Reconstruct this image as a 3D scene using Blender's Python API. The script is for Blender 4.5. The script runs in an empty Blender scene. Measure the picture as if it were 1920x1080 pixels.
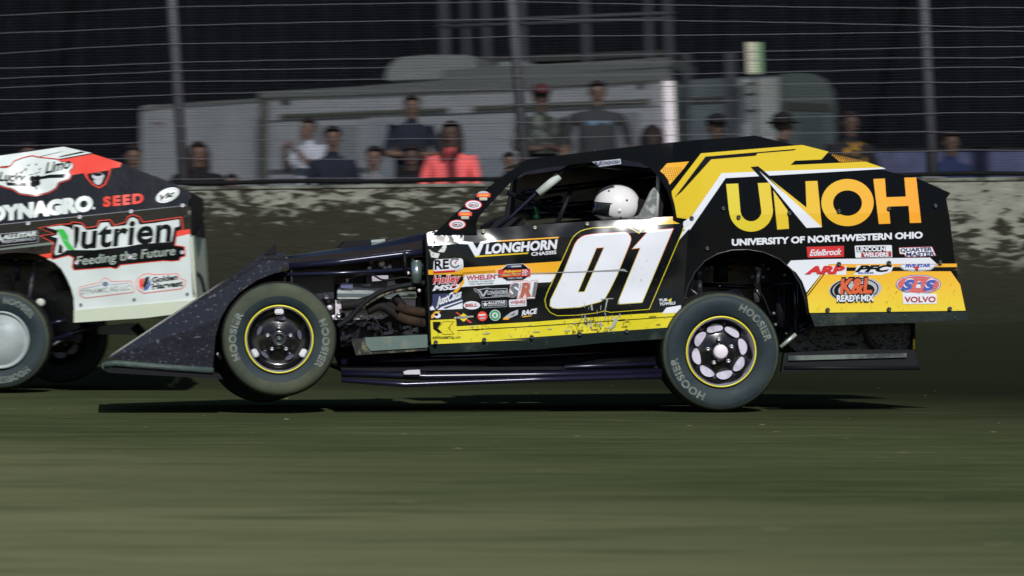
import bpy, bmesh, math, random
from mathutils import Vector, Matrix
from mathutils.geometry import tessellate_polygon
random.seed(7)
SC = bpy.context.scene
COL = SC.collection
# ------------------------------------------------------------------ camera, sky, sun, exposure
F, HZ, H = 6400.0, 553.0, 0.694          # focal length in photo pixels, horizon row, camera height (m)
cd = bpy.data.cameras.new('camera'); cam = bpy.data.objects.new('camera', cd); COL.objects.link(cam)
cd.sensor_width = 36.0; cd.lens = 36.0*F/1920.0
cd.shift_y = (HZ-540.0)/1920.0
cam.location = (0, 0, H); cam.rotation_euler = (math.radians(90), 0, 0)
cd.clip_start = 0.5; cd.clip_end = 600
cd.dof.use_dof = True; cd.dof.focus_distance = 20.9; cd.dof.aperture_fstop = 4.6; cd.dof.aperture_ratio = 0.16
SC.camera = cam
SUN_TRAVEL = Vector((-0.14, 0.80, -0.58)).normalized()
el = math.asin(-SUN_TRAVEL.z); az = math.atan2(-SUN_TRAVEL.x, -SUN_TRAVEL.y)
w = bpy.data.worlds.new('World'); SC.world = w; w.use_nodes = True
nt = w.node_tree; bg = nt.nodes['Background']
sky = nt.nodes.new('ShaderNodeTexSky'); sky.sky_type = 'NISHITA'; sky.sun_disc = False
sky.sun_elevation = el; sky.sun_rotation = az; sky.air_density = 1.0; sky.dust_density = 0.6; sky.ozone_density = 2.5
nt.links.new(sky.outputs[0], bg.inputs[0]); bg.inputs[1].default_value = 0.058
sl = bpy.data.lights.new('sun', 'SUN'); sl.energy = 3.5; sl.angle = math.radians(0.9); sl.color = (1.0, 0.985, 0.965)
so = bpy.data.objects.new('sun', sl); COL.objects.link(so); so.location = (0, -10, 20)
so.rotation_euler = SUN_TRAVEL.to_track_quat('-Z', 'Y').to_euler()
SC.view_settings.view_transform = 'Standard'; SC.view_settings.look = 'None'
SC.view_settings.exposure = 0.0; SC.view_settings.gamma = 1.0
SC.render.engine = 'CYCLES'
SC.cycles.use_denoising = True
SC.cycles.max_bounces = 6

# ------------------------------------------------------------------ geometry frames
class Plane:
    """A vertical plane Y = Y0 + t X; pt() gives the point of it (or lat metres behind it) seen at a photo pixel."""
    def __init__(s, Y0, t):
        s.Y0, s.t = Y0, t
        s.c = 1/math.sqrt(1+t*t)
        s.n = Vector((-t*s.c, s.c, 0)); s.u = Vector((s.c, t*s.c, 0))
    def pt(s, px, py, lat=0.0):
        a = (px-960)/F
        Y = (s.Y0+lat/s.c)/(1-a*s.t)
        return Vector((a*Y, Y, H+(HZ-py)/F*Y))
CAR = Plane(20.0, 0.105)
LEAD = Plane(24.2, 0.035)
def at(px, py, Y):
    return Vector(((px-960)/F*Y, Y, H+(HZ-py)/F*Y))

# ------------------------------------------------------------------ materials
MATS = {}
def mat(name, col=(.5,.5,.5), rough=.5, metal=0.0, coat=0.0, bump=None, var=None, emit=None, spec=.5):
    """bump=(scale, strength, distance); var=(scale, colour2, low, high[, (sx,sy,sz)]) mixes a second colour (dust, wear, glints)."""
    if name in MATS: return MATS[name]
    if spec == .5 and rough >= .45: spec = .14      # dusty matt surfaces hardly shine
    m = bpy.data.materials.new(name); MATS[name] = m; m.use_nodes = True
    n = m.node_tree.nodes; l = m.node_tree.links; b = n['Principled BSDF']
    b.inputs['Base Color'].default_value = (*col, 1); b.inputs['Roughness'].default_value = rough
    b.inputs['Metallic'].default_value = metal; b.inputs['Coat Weight'].default_value = coat
    b.inputs['Coat Roughness'].default_value = .08
    b.inputs['Specular IOR Level'].default_value = spec
    tc = n.new('ShaderNodeTexCoord')
    if var:
        mp = n.new('ShaderNodeMapping'); l.new(tc.outputs['Object'], mp.inputs[0])
        if len(var) > 4: mp.inputs['Scale'].default_value = var[4]
        nz = n.new('ShaderNodeTexNoise'); nz.inputs['Scale'].default_value = var[0]; nz.inputs['Detail'].default_value = 8
        nz.inputs['Roughness'].default_value = .65
        l.new(mp.outputs[0], nz.inputs[0])
        rp = n.new('ShaderNodeMapRange'); rp.inputs[1].default_value = var[2]; rp.inputs[2].default_value = var[3]
        l.new(nz.outputs[0], rp.inputs[0])
        mx = n.new('ShaderNodeMix'); mx.data_type = 'RGBA'
        mx.inputs[6].default_value = (*col, 1); mx.inputs[7].default_value = (*var[1], 1)
        l.new(rp.outputs[0], mx.inputs[0]); l.new(mx.outputs[2], b.inputs['Base Color'])
        mr = n.new('ShaderNodeMapRange'); mr.inputs[3].default_value = rough; mr.inputs[4].default_value = min(1, rough+.35)
        l.new(rp.outputs[0], mr.inputs[0]); l.new(mr.outputs[0], b.inputs['Roughness'])
    if bump:
        nb = n.new('ShaderNodeTexNoise'); nb.inputs['Scale'].default_value = bump[0]; nb.inputs['Detail'].default_value = 1.2 if len(bump) > 3 else 4
        l.new(tc.outputs['Object'], nb.inputs[0])
        bp = n.new('ShaderNodeBump'); bp.inputs['Strength'].default_value = bump[1]; bp.inputs['Distance'].default_value = bump[2]
        if len(bump) > 3:      # the door skins are crumpled, the tail panels nearly flat
            sx = n.new('ShaderNodeSeparateXYZ'); l.new(tc.outputs['Object'], sx.inputs[0])
            mk = n.new('ShaderNodeMapRange'); mk.inputs[1].default_value = .95; mk.inputs[2].default_value = 1.12
            mk.inputs[3].default_value = 1; mk.inputs[4].default_value = .1; l.new(sx.outputs[0], mk.inputs[0])
            mu = n.new('ShaderNodeMath'); mu.operation = 'MULTIPLY'; l.new(nb.outputs[0], mu.inputs[0]); l.new(mk.outputs[0], mu.inputs[1])
            l.new(mu.outputs[0], bp.inputs['Height'])
        else: l.new(nb.outputs[0], bp.inputs['Height'])
        l.new(bp.outputs[0], b.inputs['Normal'])
        if coat: l.new(bp.outputs[0], b.inputs['Coat Normal'])
    if emit:
        b.inputs['Emission Color'].default_value = (*emit[0], 1); b.inputs['Emission Strength'].default_value = emit[1]
    return m
def mat_grad(name, ca, cb, a, b_, axis=0, rough=.3):
    """a print that really runs from one colour to another along the panel"""
    if name in MATS: return MATS[name]
    m = mat(name, ca, rough, bump=DENT)
    n = m.node_tree.nodes; l = m.node_tree.links; b = n['Principled BSDF']
    tc = n.new('ShaderNodeTexCoord'); sp = n.new('ShaderNodeSeparateXYZ'); l.new(tc.outputs['Object'], sp.inputs[0])
    mr = n.new('ShaderNodeMapRange'); mr.inputs[1].default_value = a; mr.inputs[2].default_value = b_
    l.new(sp.outputs[axis], mr.inputs[0])
    mx = n.new('ShaderNodeMix'); mx.data_type = 'RGBA'; mx.inputs[6].default_value = (*ca, 1); mx.inputs[7].default_value = (*cb, 1)
    l.new(mr.outputs[0], mx.inputs[0]); l.new(mx.outputs[2], b.inputs['Base Color'])
    return m
DENT = (2.6, 0.7, 0.09, 'door')

# ------------------------------------------------------------------ object helpers
ORIGIN = {}
def thing(name, label, cat, loc=(0,0,0), group=None):
    o = bpy.data.objects.new(name, None); COL.objects.link(o); o.empty_display_size = .2
    o.location = loc; ORIGIN[o] = Vector(loc)
    o['label'] = label; o['category'] = cat
    if group: o['group'] = group
    return o
def link(o, parent):
    COL.objects.link(o)
    if parent is not None:
        o.parent = parent
        if parent in ORIGIN: o.location = -ORIGIN[parent]
    return o
def tag(o, label, cat, group=None):
    o['label'] = label; o['category'] = cat
    if group: o['group'] = group
    return o
def to_obj(name, bm, mats, parent=None, smooth=False):
    me = bpy.data.meshes.new(name)
    bm.normal_update(); bm.to_mesh(me); bm.free()
    if not isinstance(mats, (list, tuple)): mats = [mats]
    for m in mats: me.materials.append(m)
    if smooth:
        for p in me.polygons: p.use_smooth = True
    o = bpy.data.objects.new(name, me)
    return link(o, parent)
def prism_bm(bm, front, vec, mi=0):
    """extrude the 3D outline front along vec (real thickness), caps tessellated"""
    n = len(front)
    a = [bm.verts.new(p) for p in front]; b = [bm.verts.new(p+vec) for p in front]
    tris = tessellate_polygon([front])
    for t in tris:
        for vs in ((a[t[0]], a[t[1]], a[t[2]]), (b[t[2]], b[t[1]], b[t[0]])):
            try: bm.faces.new(vs).material_index = mi
            except ValueError: pass
    for i in range(n):
        j = (i+1) % n
        try: bm.faces.new((a[i], b[i], b[j], a[j])).material_index = mi
        except ValueError: pass
def zero(px, py): return 0.0
def fold_map(pl, latf, base=0.0):
    return lambda px, py, lay=0.0: pl.pt(px, py, base+latf(px, py)-lay)
def bisect2d(bm, folds):
    for (x0, y0, x1, y1) in folds:
        d = Vector((x1-x0, y1-y0, 0)); nn = Vector((-d.y, d.x, 0))
        bmesh.ops.bisect_plane(bm, geom=bm.verts[:]+bm.edges[:]+bm.faces[:], dist=1e-5, plane_co=(x0, y0, 0), plane_no=nn)
def panel(name, pts, pl, mats, parent, lat=0.0, latf=zero, folds=(), th=.004, holes=()):
    """sheet-metal panel: the outline in photo pixels laid on the plane, folded, with real thickness th"""
    bm = bmesh.new()
    fill2d(bm, pts, holes)
    bisect2d(bm, folds)
    for v in bm.verts: v.co = pl.pt(v.co.x, v.co.y, lat+latf(v.co.x, v.co.y))
    if th:
        ret = bmesh.ops.extrude_face_region(bm, geom=bm.faces[:])
        for v in [g for g in ret['geom'] if isinstance(g, bmesh.types.BMVert)]: v.co += pl.n*th
    bmesh.ops.recalc_face_normals(bm, faces=bm.faces[:])
    return to_obj(name, bm, mats, parent)
def fill2d(bm, pts, holes=(), mi=0):
    polys = [[Vector((x, y, 0)) for x, y in pts]]+[[Vector((x, y, 0)) for x, y in h] for h in holes]
    flat = [p for q in polys for p in q]
    vs = [bm.verts.new(p) for p in flat]
    for t in tessellate_polygon(polys):
        try: bm.faces.new([vs[i] for i in t]).material_index = mi
        except ValueError: pass
def box(bm, p0, ux, uy, uz, mi=0):
    c = [p0+ux*i+uy*j+uz*k for i in (0,1) for j in (0,1) for k in (0,1)]
    v = [bm.verts.new(p) for p in c]
    for f in ((0,1,3,2),(4,6,7,5),(0,4,5,1),(2,3,7,6),(0,2,6,4),(1,5,7,3)):
        bm.faces.new([v[i] for i in f]).material_index = mi
def tube(bm, pts, r, seg=8, mi=0, cap=True):
    pts = [Vector(p) for p in pts]
    rs = r if isinstance(r, (list, tuple)) else [r]*len(pts)
    rings = []; prev = None
    for i, p in enumerate(pts):
        d = (pts[min(i+1, len(pts)-1)]-pts[max(i-1, 0)]).normalized()
        if prev is None:
            a = d.orthogonal().normalized()
        else:
            a = (prev-d*prev.dot(d)).normalized()
        prev = a; b = d.cross(a)
        rings.append([bm.verts.new(p+(a*math.cos(2*math.pi*k/seg)+b*math.sin(2*math.pi*k/seg))*rs[i]) for k in range(seg)])
    for i in range(len(rings)-1):
        for k in range(seg):
            f = bm.faces.new((rings[i][k], rings[i][(k+1) % seg], rings[i+1][(k+1) % seg], rings[i+1][k]))
            f.material_index = mi; f.smooth = True
    if cap:
        for q in (rings[0][::-1], rings[-1]):
            bm.faces.new(q).material_index = mi
def lathe(bm, C, n, u, prof, seg=48, mi=0, mis=None, closed=False):
    """revolve (radius, depth along n) about the axis n through C"""
    v = n.cross(u)
    rings = []
    for (r, d) in prof:
        rings.append([bm.verts.new(C+n*d+(u*math.cos(2*math.pi*k/seg)+v*math.sin(2*math.pi*k/seg))*max(r, 1e-4)) for k in range(seg)])
    m = len(prof)
    for i in range(m if closed else m-1):
        j = (i+1) % m
        for k in range(seg):
            f = bm.faces.new((rings[i][k], rings[i][(k+1) % seg], rings[j][(k+1) % seg], rings[j][k]))
            f.material_index = mis[i] if mis else mi; f.smooth = True
def smooth_path(pts, k=5):
    out = []
    P = [Vector(p) for p in pts]
    for i in range(len(P)-1):
        p0, p1, p2, p3 = P[max(i-1,0)], P[i], P[i+1], P[min(i+2, len(P)-1)]
        for j in range(k):
            t = j/k
            out.append(.5*((2*p1)+(p2-p0)*t+(2*p0-5*p1+4*p2-p3)*t*t+(3*p1-p0-3*p2+p3)*t**3))
    out.append(P[-1]); return out
def tr(k, pts):
    x0, y0, s = CROP[k]
    return [(x0+x/s, y0+y/s) for x, y in pts]
CROP = {1:(0,240,4.571), 2:(0,460,3.6), 3:(380,420,3.0), 4:(780,250,3.483), 5:(780,420,4.5), 6:(1000,420,4.5),
        7:(1220,240,3.097), 8:(1220,440,3.097), 9:(0,380,4.5), 10:(540,470,5.4), 11:(1270,460,4.5), 12:(180,440,3.858), 13:(800,530,9.0), 14:(1480,450,4.0)}
def ell(cx, cy, rx, ry, a0=0, a1=360, n=40, rot=0):
    c, s = math.cos(math.radians(rot)), math.sin(math.radians(rot))
    out = []
    m = n if a1-a0 >= 360 else n+1
    for i in range(m):
        a = math.radians(a0+(a1-a0)*i/n)
        x, y = rx*math.cos(a), ry*math.sin(a)
        out.append((cx+x*c-y*s, cy+x*s+y*c))
    return out
def grow(pts, d):
    """move a 2D outline outwards by d (inwards if negative)"""
    A = sum(pts[i][0]*pts[(i+1) % len(pts)][1]-pts[(i+1) % len(pts)][0]*pts[i][1] for i in range(len(pts)))
    sg = 1 if A > 0 else -1
    out = []
    for i in range(len(pts)):
        p, q, r = Vector(pts[i-1]), Vector(pts[i]), Vector(pts[(i+1) % len(pts)])
        e1, e2 = (q-p).normalized(), (r-q).normalized()
        n1, n2 = Vector((e1.y, -e1.x))*sg, Vector((e2.y, -e2.x))*sg
        b = n1+n2
        if b.length < 1e-4: b = n1
        b.normalize(); k = d/max(.45, b.dot(n1))
        out.append((q.x+b.x*k, q.y+b.y*k))
    return out
def rnd(pts, r=3, k=4):
    """round the corners of a 2D outline"""
    out = []
    n = len(pts)
    for i in range(n):
        p, q, s = Vector(pts[i-1]), Vector(pts[i]), Vector(pts[(i+1) % n])
        a = q+(p-q).normalized()*min(r, (p-q).length*.45); b = q+(s-q).normalized()*min(r, (s-q).length*.45)
        for j in range(k+1):
            t = j/k
            v = a*(1-t)**2+q*2*t*(1-t)+b*t*t
            out.append((v.x, v.y))
    return out
# ------------------------------------------------------------------ lettering
_T = {}
def text2d(s, shear=0.0, bold=0.0, space=1.0):
    key = (s, shear, bold, space)
    if key in _T: return _T[key]
    c = bpy.data.curves.new('lettering', 'FONT'); c.body = s; c.shear = shear; c.offset = bold; c.space_character = space
    c.resolution_u = 4
    o = bpy.data.objects.new('lettering', c); COL.objects.link(o)
    dg = bpy.context.evaluated_depsgraph_get()
    me = bpy.data.meshes.new_from_object(o.evaluated_get(dg), depsgraph=dg)
    vs = [(v.co.x, v.co.y) for v in me.vertices]; fs = [tuple(p.vertices) for p in me.polygons]
    bpy.data.objects.remove(o); bpy.data.curves.remove(c); bpy.data.meshes.remove(me)
    _T[key] = (vs, fs); return vs, fs
CAPH = None
class Print:
    """lettering and shapes printed on one panel: 2D pieces in photo pixels, each on its own thin layer"""
    def __init__(s, pl, lat=0.0, latf=zero, folds=(), step=.0022):
        s.pl, s.lat, s.latf, s.folds, s.step = pl, lat, latf, folds, step
        s.bm = bmesh.new(); s.mats = []
        s.lay = s.bm.verts.layers.float.new('lay')
    def mi(s, m):
        if m not in s.mats: s.mats.append(m)
        return s.mats.index(m)
    def poly(s, pts, m, lay=1, holes=()):
        n0 = len(s.bm.verts); i = s.mi(m)
        fill2d(s.bm, pts, holes, i)
        s.bm.verts.ensure_lookup_table()
        for v in s.bm.verts[n0:]: v[s.lay] = lay
    def text(s, txt, p0, p1, h, m, lay=2, shear=0.0, bold=.02, space=1.0, ref=None, lead=0.0):
        """baseline p0 -> p1 (left and right ends of the letters), capital height h"""
        vs, fs = text2d(txt, shear, bold, space)
        rv, _ = text2d(txt, shear, 0 if ref is None else ref, space)
        hv, _ = text2d('H', 0, 0, 1.0)
        cap = max(y for _, y in hv)
        x0 = min(x for x, _ in rv); x1 = max(x for x, _ in rv)
        d = Vector(p1)-Vector(p0)
        n0 = len(s.bm.verts); i = s.mi(m)
        nv = []
        for x, y in vs:
            t = (x-x0)/(x1-x0)
            v = s.bm.verts.new((p0[0]+d.x*t+lead*y/cap, p0[1]+d.y*t-h*y/cap, 0)); v[s.lay] = lay; nv.append(v)
        for f in fs:
            try: s.bm.faces.new([nv[k] for k in f]).material_index = i
            except ValueError: pass
    def build(s, name, parent):
        bisect2d(s.bm, s.folds)
        for v in s.bm.verts:
            v.co = s.pl.pt(v.co.x, v.co.y, s.lat+s.latf(v.co.x, v.co.y)-v[s.lay]*s.step)
        return to_obj(name, s.bm, s.mats, parent)
# ================================================================== the setting
WALL_T = -0.14
def wall_y(x): return 28.5+WALL_T*x
# dirt track: one sheet to the horizon, flat under the cars, a packed dirt cushion against the wall, a raised terrace behind it
def ground_material():
    m = bpy.data.materials.new('track_dirt'); m.use_nodes = True
    n = m.node_tree.nodes; l = m.node_tree.links; b = n['Principled BSDF']
    tc = n.new('ShaderNodeTexCoord')
    def noise(scale, sc=(1,1,1), det=6, rough=.6):
        mp = n.new('ShaderNodeMapping'); mp.inputs['Scale'].default_value = sc; l.new(tc.outputs['Object'], mp.inputs[0])
        z = n.new('ShaderNodeTexNoise'); z.inputs['Scale'].default_value = scale; z.inputs['Detail'].default_value = det
        z.inputs['Roughness'].default_value = rough; l.new(mp.outputs[0], z.inputs[0]); return z.outputs[0]
    def rng(x, a, c, lo=0, hi=1):
        r = n.new('ShaderNodeMapRange'); r.inputs[1].default_value = a; r.inputs[2].default_value = c
        r.inputs[3].default_value = lo; r.inputs[4].default_value = hi; l.new(x, r.inputs[0]); return r.outputs[0]
    def mix(f, a, c):
        x = n.new('ShaderNodeMix'); x.data_type = 'RGBA'; l.new(f, x.inputs[0])
        if isinstance(a, tuple): x.inputs[6].default_value = (*a, 1)
        else: l.new(a, x.inputs[6])
        x.inputs[7].default_value = (*c, 1); return x.outputs[2]
    big = rng(noise(.45, (.5, 1, 1), 4), .38, .62)
    c1 = mix(big, (.050, .067, .029), (.074, .091, .040))
    sp0 = n.new('ShaderNodeSeparateXYZ'); l.new(tc.outputs['Object'], sp0.inputs[0])
    near_falloff = n.new('ShaderNodeMath'); near_falloff.operation = 'MULTIPLY_ADD'; l.new(noise(.5, (.3, .8, 1), 5), near_falloff.inputs[0]); near_falloff.inputs[1].default_value = 7.0
    dx = n.new('ShaderNodeMath'); dx.operation = 'MULTIPLY_ADD'; l.new(sp0.outputs[0], dx.inputs[0]); dx.inputs[1].default_value = 1.5; l.new(sp0.outputs[1], dx.inputs[2]); l.new(dx.outputs[0], near_falloff.inputs[2])
    c1 = mix(rng(near_falloff.outputs[0], 17.5, 11.5), c1, (.175, .185, .092))       # light falloff painted in: paler towards the camera and the left
    streak = rng(noise(6.5, (.15, 1.3, 1), 8, .75), .46, .68, 0, .8)
    c2 = mix(streak, c1, (.135, .138, .066))
    wet = rng(noise(6.0, (.14, 1.1, 1), 8, .72), .50, .68, 0, .75)
    c3 = mix(wet, c2, (.036, .058, .022))
    clod = rng(noise(9, (.45, 1, 1), 3, .5), .70, .75, 0, .6)
    c4 = mix(clod, c3, (.20, .19, .12))
    # darker towards wall and right: cushion clay, plus light falloff and shade painted in
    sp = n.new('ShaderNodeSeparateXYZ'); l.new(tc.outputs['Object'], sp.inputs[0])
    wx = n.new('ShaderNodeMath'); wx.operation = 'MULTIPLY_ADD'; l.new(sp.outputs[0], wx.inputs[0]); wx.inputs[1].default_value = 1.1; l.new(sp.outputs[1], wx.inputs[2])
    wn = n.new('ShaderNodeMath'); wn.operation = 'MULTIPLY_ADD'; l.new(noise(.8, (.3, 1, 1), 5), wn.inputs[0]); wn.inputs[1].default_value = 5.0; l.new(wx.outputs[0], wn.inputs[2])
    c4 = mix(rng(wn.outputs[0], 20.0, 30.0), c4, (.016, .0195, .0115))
    l.new(c4, b.inputs['Base Color']); b.inputs['Roughness'].default_value = 1.0
    b.inputs['Specular IOR Level'].default_value = 0.0
    bp = n.new('ShaderNodeBump'); bp.inputs['Strength'].default_value = .5; bp.inputs['Distance'].default_value = .03
    l.new(noise(3.0, (.4, 1, 1), 8, .65), bp.inputs['Height']); l.new(bp.outputs[0], b.inputs['Normal'])
    return m
bm = bmesh.new()
xs = [-150, -60, -30]+[-20+.4*i for i in range(101)]+[30, 60, 150]
rows = [(-.6, 0), (0, 0), (.15, 0), (.3, 0)]+[(.3+.01*i, 0) for i in range(1, 62)]
rows += [(.92+.01*i, .5*((i/8)**2)) for i in range(1, 9)]
grid = []
for s, z in rows:
    r = []
    for x in xs:
        y = s*wall_y(x)
        zz = z+.012*math.sin(x*1.7+s*40)*math.sin(x*.6+s*170)*(1 if .3 < s < .93 else 0)*(0 if 18 < y < 24.8 else 1)
        if s > .93: zz += .05*math.sin(x*2.1+s*60)*(s-.93)/.07
        r.append(bm.verts.new((x, y, zz)))
    grid.append(r)
for dy, z in ((.32, 1.05), (4, 1.05), (20, 1.05), (200, 1.05)):
    grid.append([bm.verts.new((x, wall_y(x)+dy, z)) for x in xs])
for a, b in zip(grid, grid[1:]):
    for i in range(len(xs)-1):
        f = bm.faces.new((a[i], a[i+1], b[i+1], b[i])); f.smooth = True
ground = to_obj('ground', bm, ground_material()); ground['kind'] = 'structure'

# loose clods of clay thrown on the track
bm = bmesh.new()
for i in range(70):
    y = random.uniform(9, 27); x = random.uniform(-.19, .19)*y
    r = random.choice((.004, .005, .006, .008, .011))
    mtx = Matrix.Translation((x, y, r*.2)) @ Matrix.Rotation(random.random()*6, 4, 'Z') @ Matrix.Diagonal((r*random.uniform(1, 2.2), r*random.uniform(.8, 1.5), r*.45, 1))
    bmesh.ops.create_icosphere(bm, subdivisions=1, radius=1, matrix=mtx)
cl = to_obj('clay_clods', bm, mat('clod', (.17, .16, .10), .9), smooth=True); cl['kind'] = 'stuff'

# concrete wall, splattered with clay thrown up by the tyres
def wall_material():
    m = bpy.data.materials.new('splattered_concrete'); m.use_nodes = True
    n = m.node_tree.nodes; l = m.node_tree.links; b = n['Principled BSDF']
    tc = n.new('ShaderNodeTexCoord')
    def noise(scale, sc, det, rough, dist=0):
        mp = n.new('ShaderNodeMapping'); mp.inputs['Scale'].default_value = sc; l.new(tc.outputs['Object'], mp.inputs[0])
        z = n.new('ShaderNodeTexNoise'); z.inputs['Scale'].default_value = scale; z.inputs['Detail'].default_value = det
        z.inputs['Roughness'].default_value = rough; z.inputs['Distortion'].default_value = dist
        l.new(mp.outputs[0], z.inputs[0]); return z.outputs[0]
    sp = n.new('ShaderNodeSeparateXYZ'); l.new(tc.outputs['Object'], sp.inputs[0])
    zr = n.new('ShaderNodeMapRange'); zr.inputs[1].default_value = .95; zr.inputs[2].default_value = 1.66; l.new(sp.outputs[2], zr.inputs[0])
    # clay is thick low down and thins out towards the top edge; bare patches where it has flaked off
    xr = n.new('ShaderNodeMapRange'); xr.inputs[1].default_value = 3.1; xr.inputs[2].default_value = 3.7; l.new(sp.outputs[0], xr.inputs[0])
    def mth(op, a, c):
        x = n.new('ShaderNodeMath'); x.operation = op
        for i, q in enumerate((a, c)):
            if isinstance(q, (int, float)): x.inputs[i].default_value = q
            else: l.new(q, x.inputs[i])
        return x.outputs[0]
    big = noise(2.0, (.7, 1, 1.6), 3, .5)
    fine = noise(17.0, (.36, 1, 1.3), 4, .6, .5)
    v = mth('ADD', mth('MULTIPLY', fine, 1.0), mth('MULTIPLY', mth('SUBTRACT', big, .5), .42))
    v = mth('ADD', v, mth('MULTIPLY', mth('SUBTRACT', zr.outputs[0], .8), .27))
    v = mth('ADD', v, mth('MULTIPLY', xr.outputs[0], .17))
    th = n.new('ShaderNodeMapRange'); th.inputs[1].default_value = .505; th.inputs[2].default_value = .605; l.new(v, th.inputs[0])
    low = n.new('ShaderNodeMapRange'); low.inputs[1].default_value = .86; low.inputs[2].default_value = 1.06; l.new(sp.outputs[2], low.inputs[0])
    fac = mth('MULTIPLY', th.outputs[0], low.outputs[0])
    tone = noise(14, (.4, 1, 1), 4, .6)
    dm = n.new('ShaderNodeMix'); dm.data_type = 'RGBA'; l.new(tone, dm.inputs[0])
    dm.inputs[6].default_value = (.022, .022, .015, 1); dm.inputs[7].default_value = (.038, .037, .026, 1)
    cm = n.new('ShaderNodeMix'); cm.data_type = 'RGBA'; l.new(tone, cm.inputs[0])
    cm.inputs[6].default_value = (.10, .103, .083, 1); cm.inputs[7].default_value = (.37, .37, .305, 1)
    low_tone = n.new('ShaderNodeMapRange'); low_tone.inputs[1].default_value = 1.15; low_tone.inputs[2].default_value = .55; l.new(sp.outputs[2], low_tone.inputs[0])  # dirt colour darkens towards the foot of the wall
    dp = n.new('ShaderNodeMix'); dp.data_type = 'RGBA'; l.new(low_tone.outputs[0], dp.inputs[0]); l.new(dm.outputs[2], dp.inputs[6]); dp.inputs[7].default_value = (.021, .024, .015, 1); dm = dp
    mx = n.new('ShaderNodeMix'); mx.data_type = 'RGBA'; l.new(fac, mx.inputs[0]); l.new(dm.outputs[2], mx.inputs[6]); l.new(cm.outputs[2], mx.inputs[7])
    l.new(mx.outputs[2], b.inputs['Base Color']); b.inputs['Roughness'].default_value = .9
    b.inputs['Specular IOR Level'].default_value = .1
    bp = n.new('ShaderNodeBump'); bp.inputs['Strength'].default_value = .6; bp.inputs['Distance'].default_value = .02
    l.new(fine, bp.inputs['Height']); bp.invert = True; l.new(bp.outputs[0], b.inputs['Normal'])
    return m
WALL = Plane(28.5, WALL_T)
def walltop(px): return 350-(px-350)*.0115
def slab(name, xa, xb, z0, z1fn, th, lat, m, parent, n=24):
    bm = bmesh.new()
    a = []
    for i in range(n+1):
        x = xa+(xb-xa)*i/n; y = wall_y(x)
        p = Vector((x, y, 0))+WALL.n*lat
        zt = z1fn(x)
        a.append([bm.verts.new(p+Vector((0,0,z0(x) if callable(z0) else z0))), bm.verts.new(p+Vector((0,0,zt))), bm.verts.new(p+WALL.n*th+Vector((0,0,zt))), bm.verts.new(p+WALL.n*th+Vector((0,0,z0(x) if callable(z0) else z0)))])
    for p, q in zip(a, a[1:]):
        for k in range(4):
            bm.faces.new((p[k], q[k], q[(k+1) % 4], p[(k+1) % 4]))
    bm.faces.new(a[0]); bm.faces.new(a[-1][::-1])
    bmesh.ops.recalc_face_normals(bm, faces=bm.faces[:])
    return to_obj(name, bm, m, parent)
def ztop(x):
    px = 960+F*x/wall_y(x)
    px = max(-900, min(2800, px))
    return at(px, walltop(px), wall_y(x)).z
cw = thing('concrete_wall', 'pale concrete track wall spattered with brown clay behind the race cars', 'wall', (0, 28.5, 0))
slab('wall_panel', -14, 14, .2, lambda x: ztop(x)-.026, .28, 0, wall_material(), cw)
slab('wall_coping', -14, 14, lambda x: ztop(x)-.026, ztop, .31, -.015, mat('coping', (.20, .21, .17), .8, bump=(9,.8,.03), var=(7, (.05,.05,.038), .42, .60, (.5,1,1))), cw)

# catch fence on the wall: leaning posts, tension cables, woven wire
fence = thing('catch_fence', 'tall wire catch fence with grey posts and steel cables above the wall', 'fence', (0, 28.6, 1.6))
FEN = Plane(28.62, WALL_T)
galv = mat('galvanised', (.12, .12, .135), .55, .3)
wire = mat('cable_steel', (.16, .157, .178), .5, .3)
knots = [(-620, [50,82,120,146,160,178,200,226,258,282,312,340]), (0, [29,62,101,128,147,165,187,213,246,273,304,338]), (330, [13,48,82,117,133,153,177,203,237,265,297,336]),
         (970, [3,36,68,107,123,143,168,197,230,260,297,333]), (1740, [16,48,60,89,108,128,154,182,213,247,283,326]),
         (1920, [14,50,59,87,107,127,152,181,212,246,282,324]), (2560, [10,40,56,84,100,120,146,176,206,240,278,320])]
for (xt, xb) in ((-655, -600), (321, 345), (957, 987), (1731, 1749), (2500, 2520)):
    bm = bmesh.new()
    b_ = FEN.pt(xb, walltop(xb)+2, .06); t_ = FEN.pt(xt, -20, .06)
    tube(bm, [b_, t_, t_+(t_-b_)*.5], .047, 14)
    bmesh.ops.create_cube(bm, size=1, matrix=Matrix.Translation(b_+Vector((0,0,.01))) @ Matrix.Diagonal((.2, .2, .02, 1)))
    to_obj('post', bm, galv, fence)
for k in range(12):
    bm = bmesh.new(); pts = []
    for (xa, ya), (xb, yb) in zip(knots, knots[1:]):
        for j in range(16):
            t = j/16
            x = xa+(xb-xa)*t; y = ya[k]+(yb[k]-ya[k])*t+math.sin(math.pi*t)*2.0*math.sin(k*2.3+xa)+.3*math.sin(x*.047+2*k)
            pts.append(FEN.pt(x, y))
    tube(bm, pts, .0027, 5)
    to_obj('cable', bm, wire, fence)
bm = bmesh.new()
for k in range(-14, 62):
    pts = []
    for i in range(61):
        x = -640+i*53.3
        pts.append(FEN.pt(x, 340-(x-350)*.0115-5.6*k+.5*math.sin(x*.02+k)+.4*math.sin(x*.07+k*1.7), .012))
    if pts[10].z > ztop(pts[10].x): tube(bm, pts, .0013, 3)
for k in range(38):
    x = -640+k*85.3
    tube(bm, [FEN.pt(x-8, walltop(x)-2, .014), FEN.pt(x-30, -40, .014)], .0011, 3)
to_obj('wire_mesh', bm, mat('mesh_wire', (.045, .045, .055), .6, .3), fence)
bm = bmesh.new()
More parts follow.
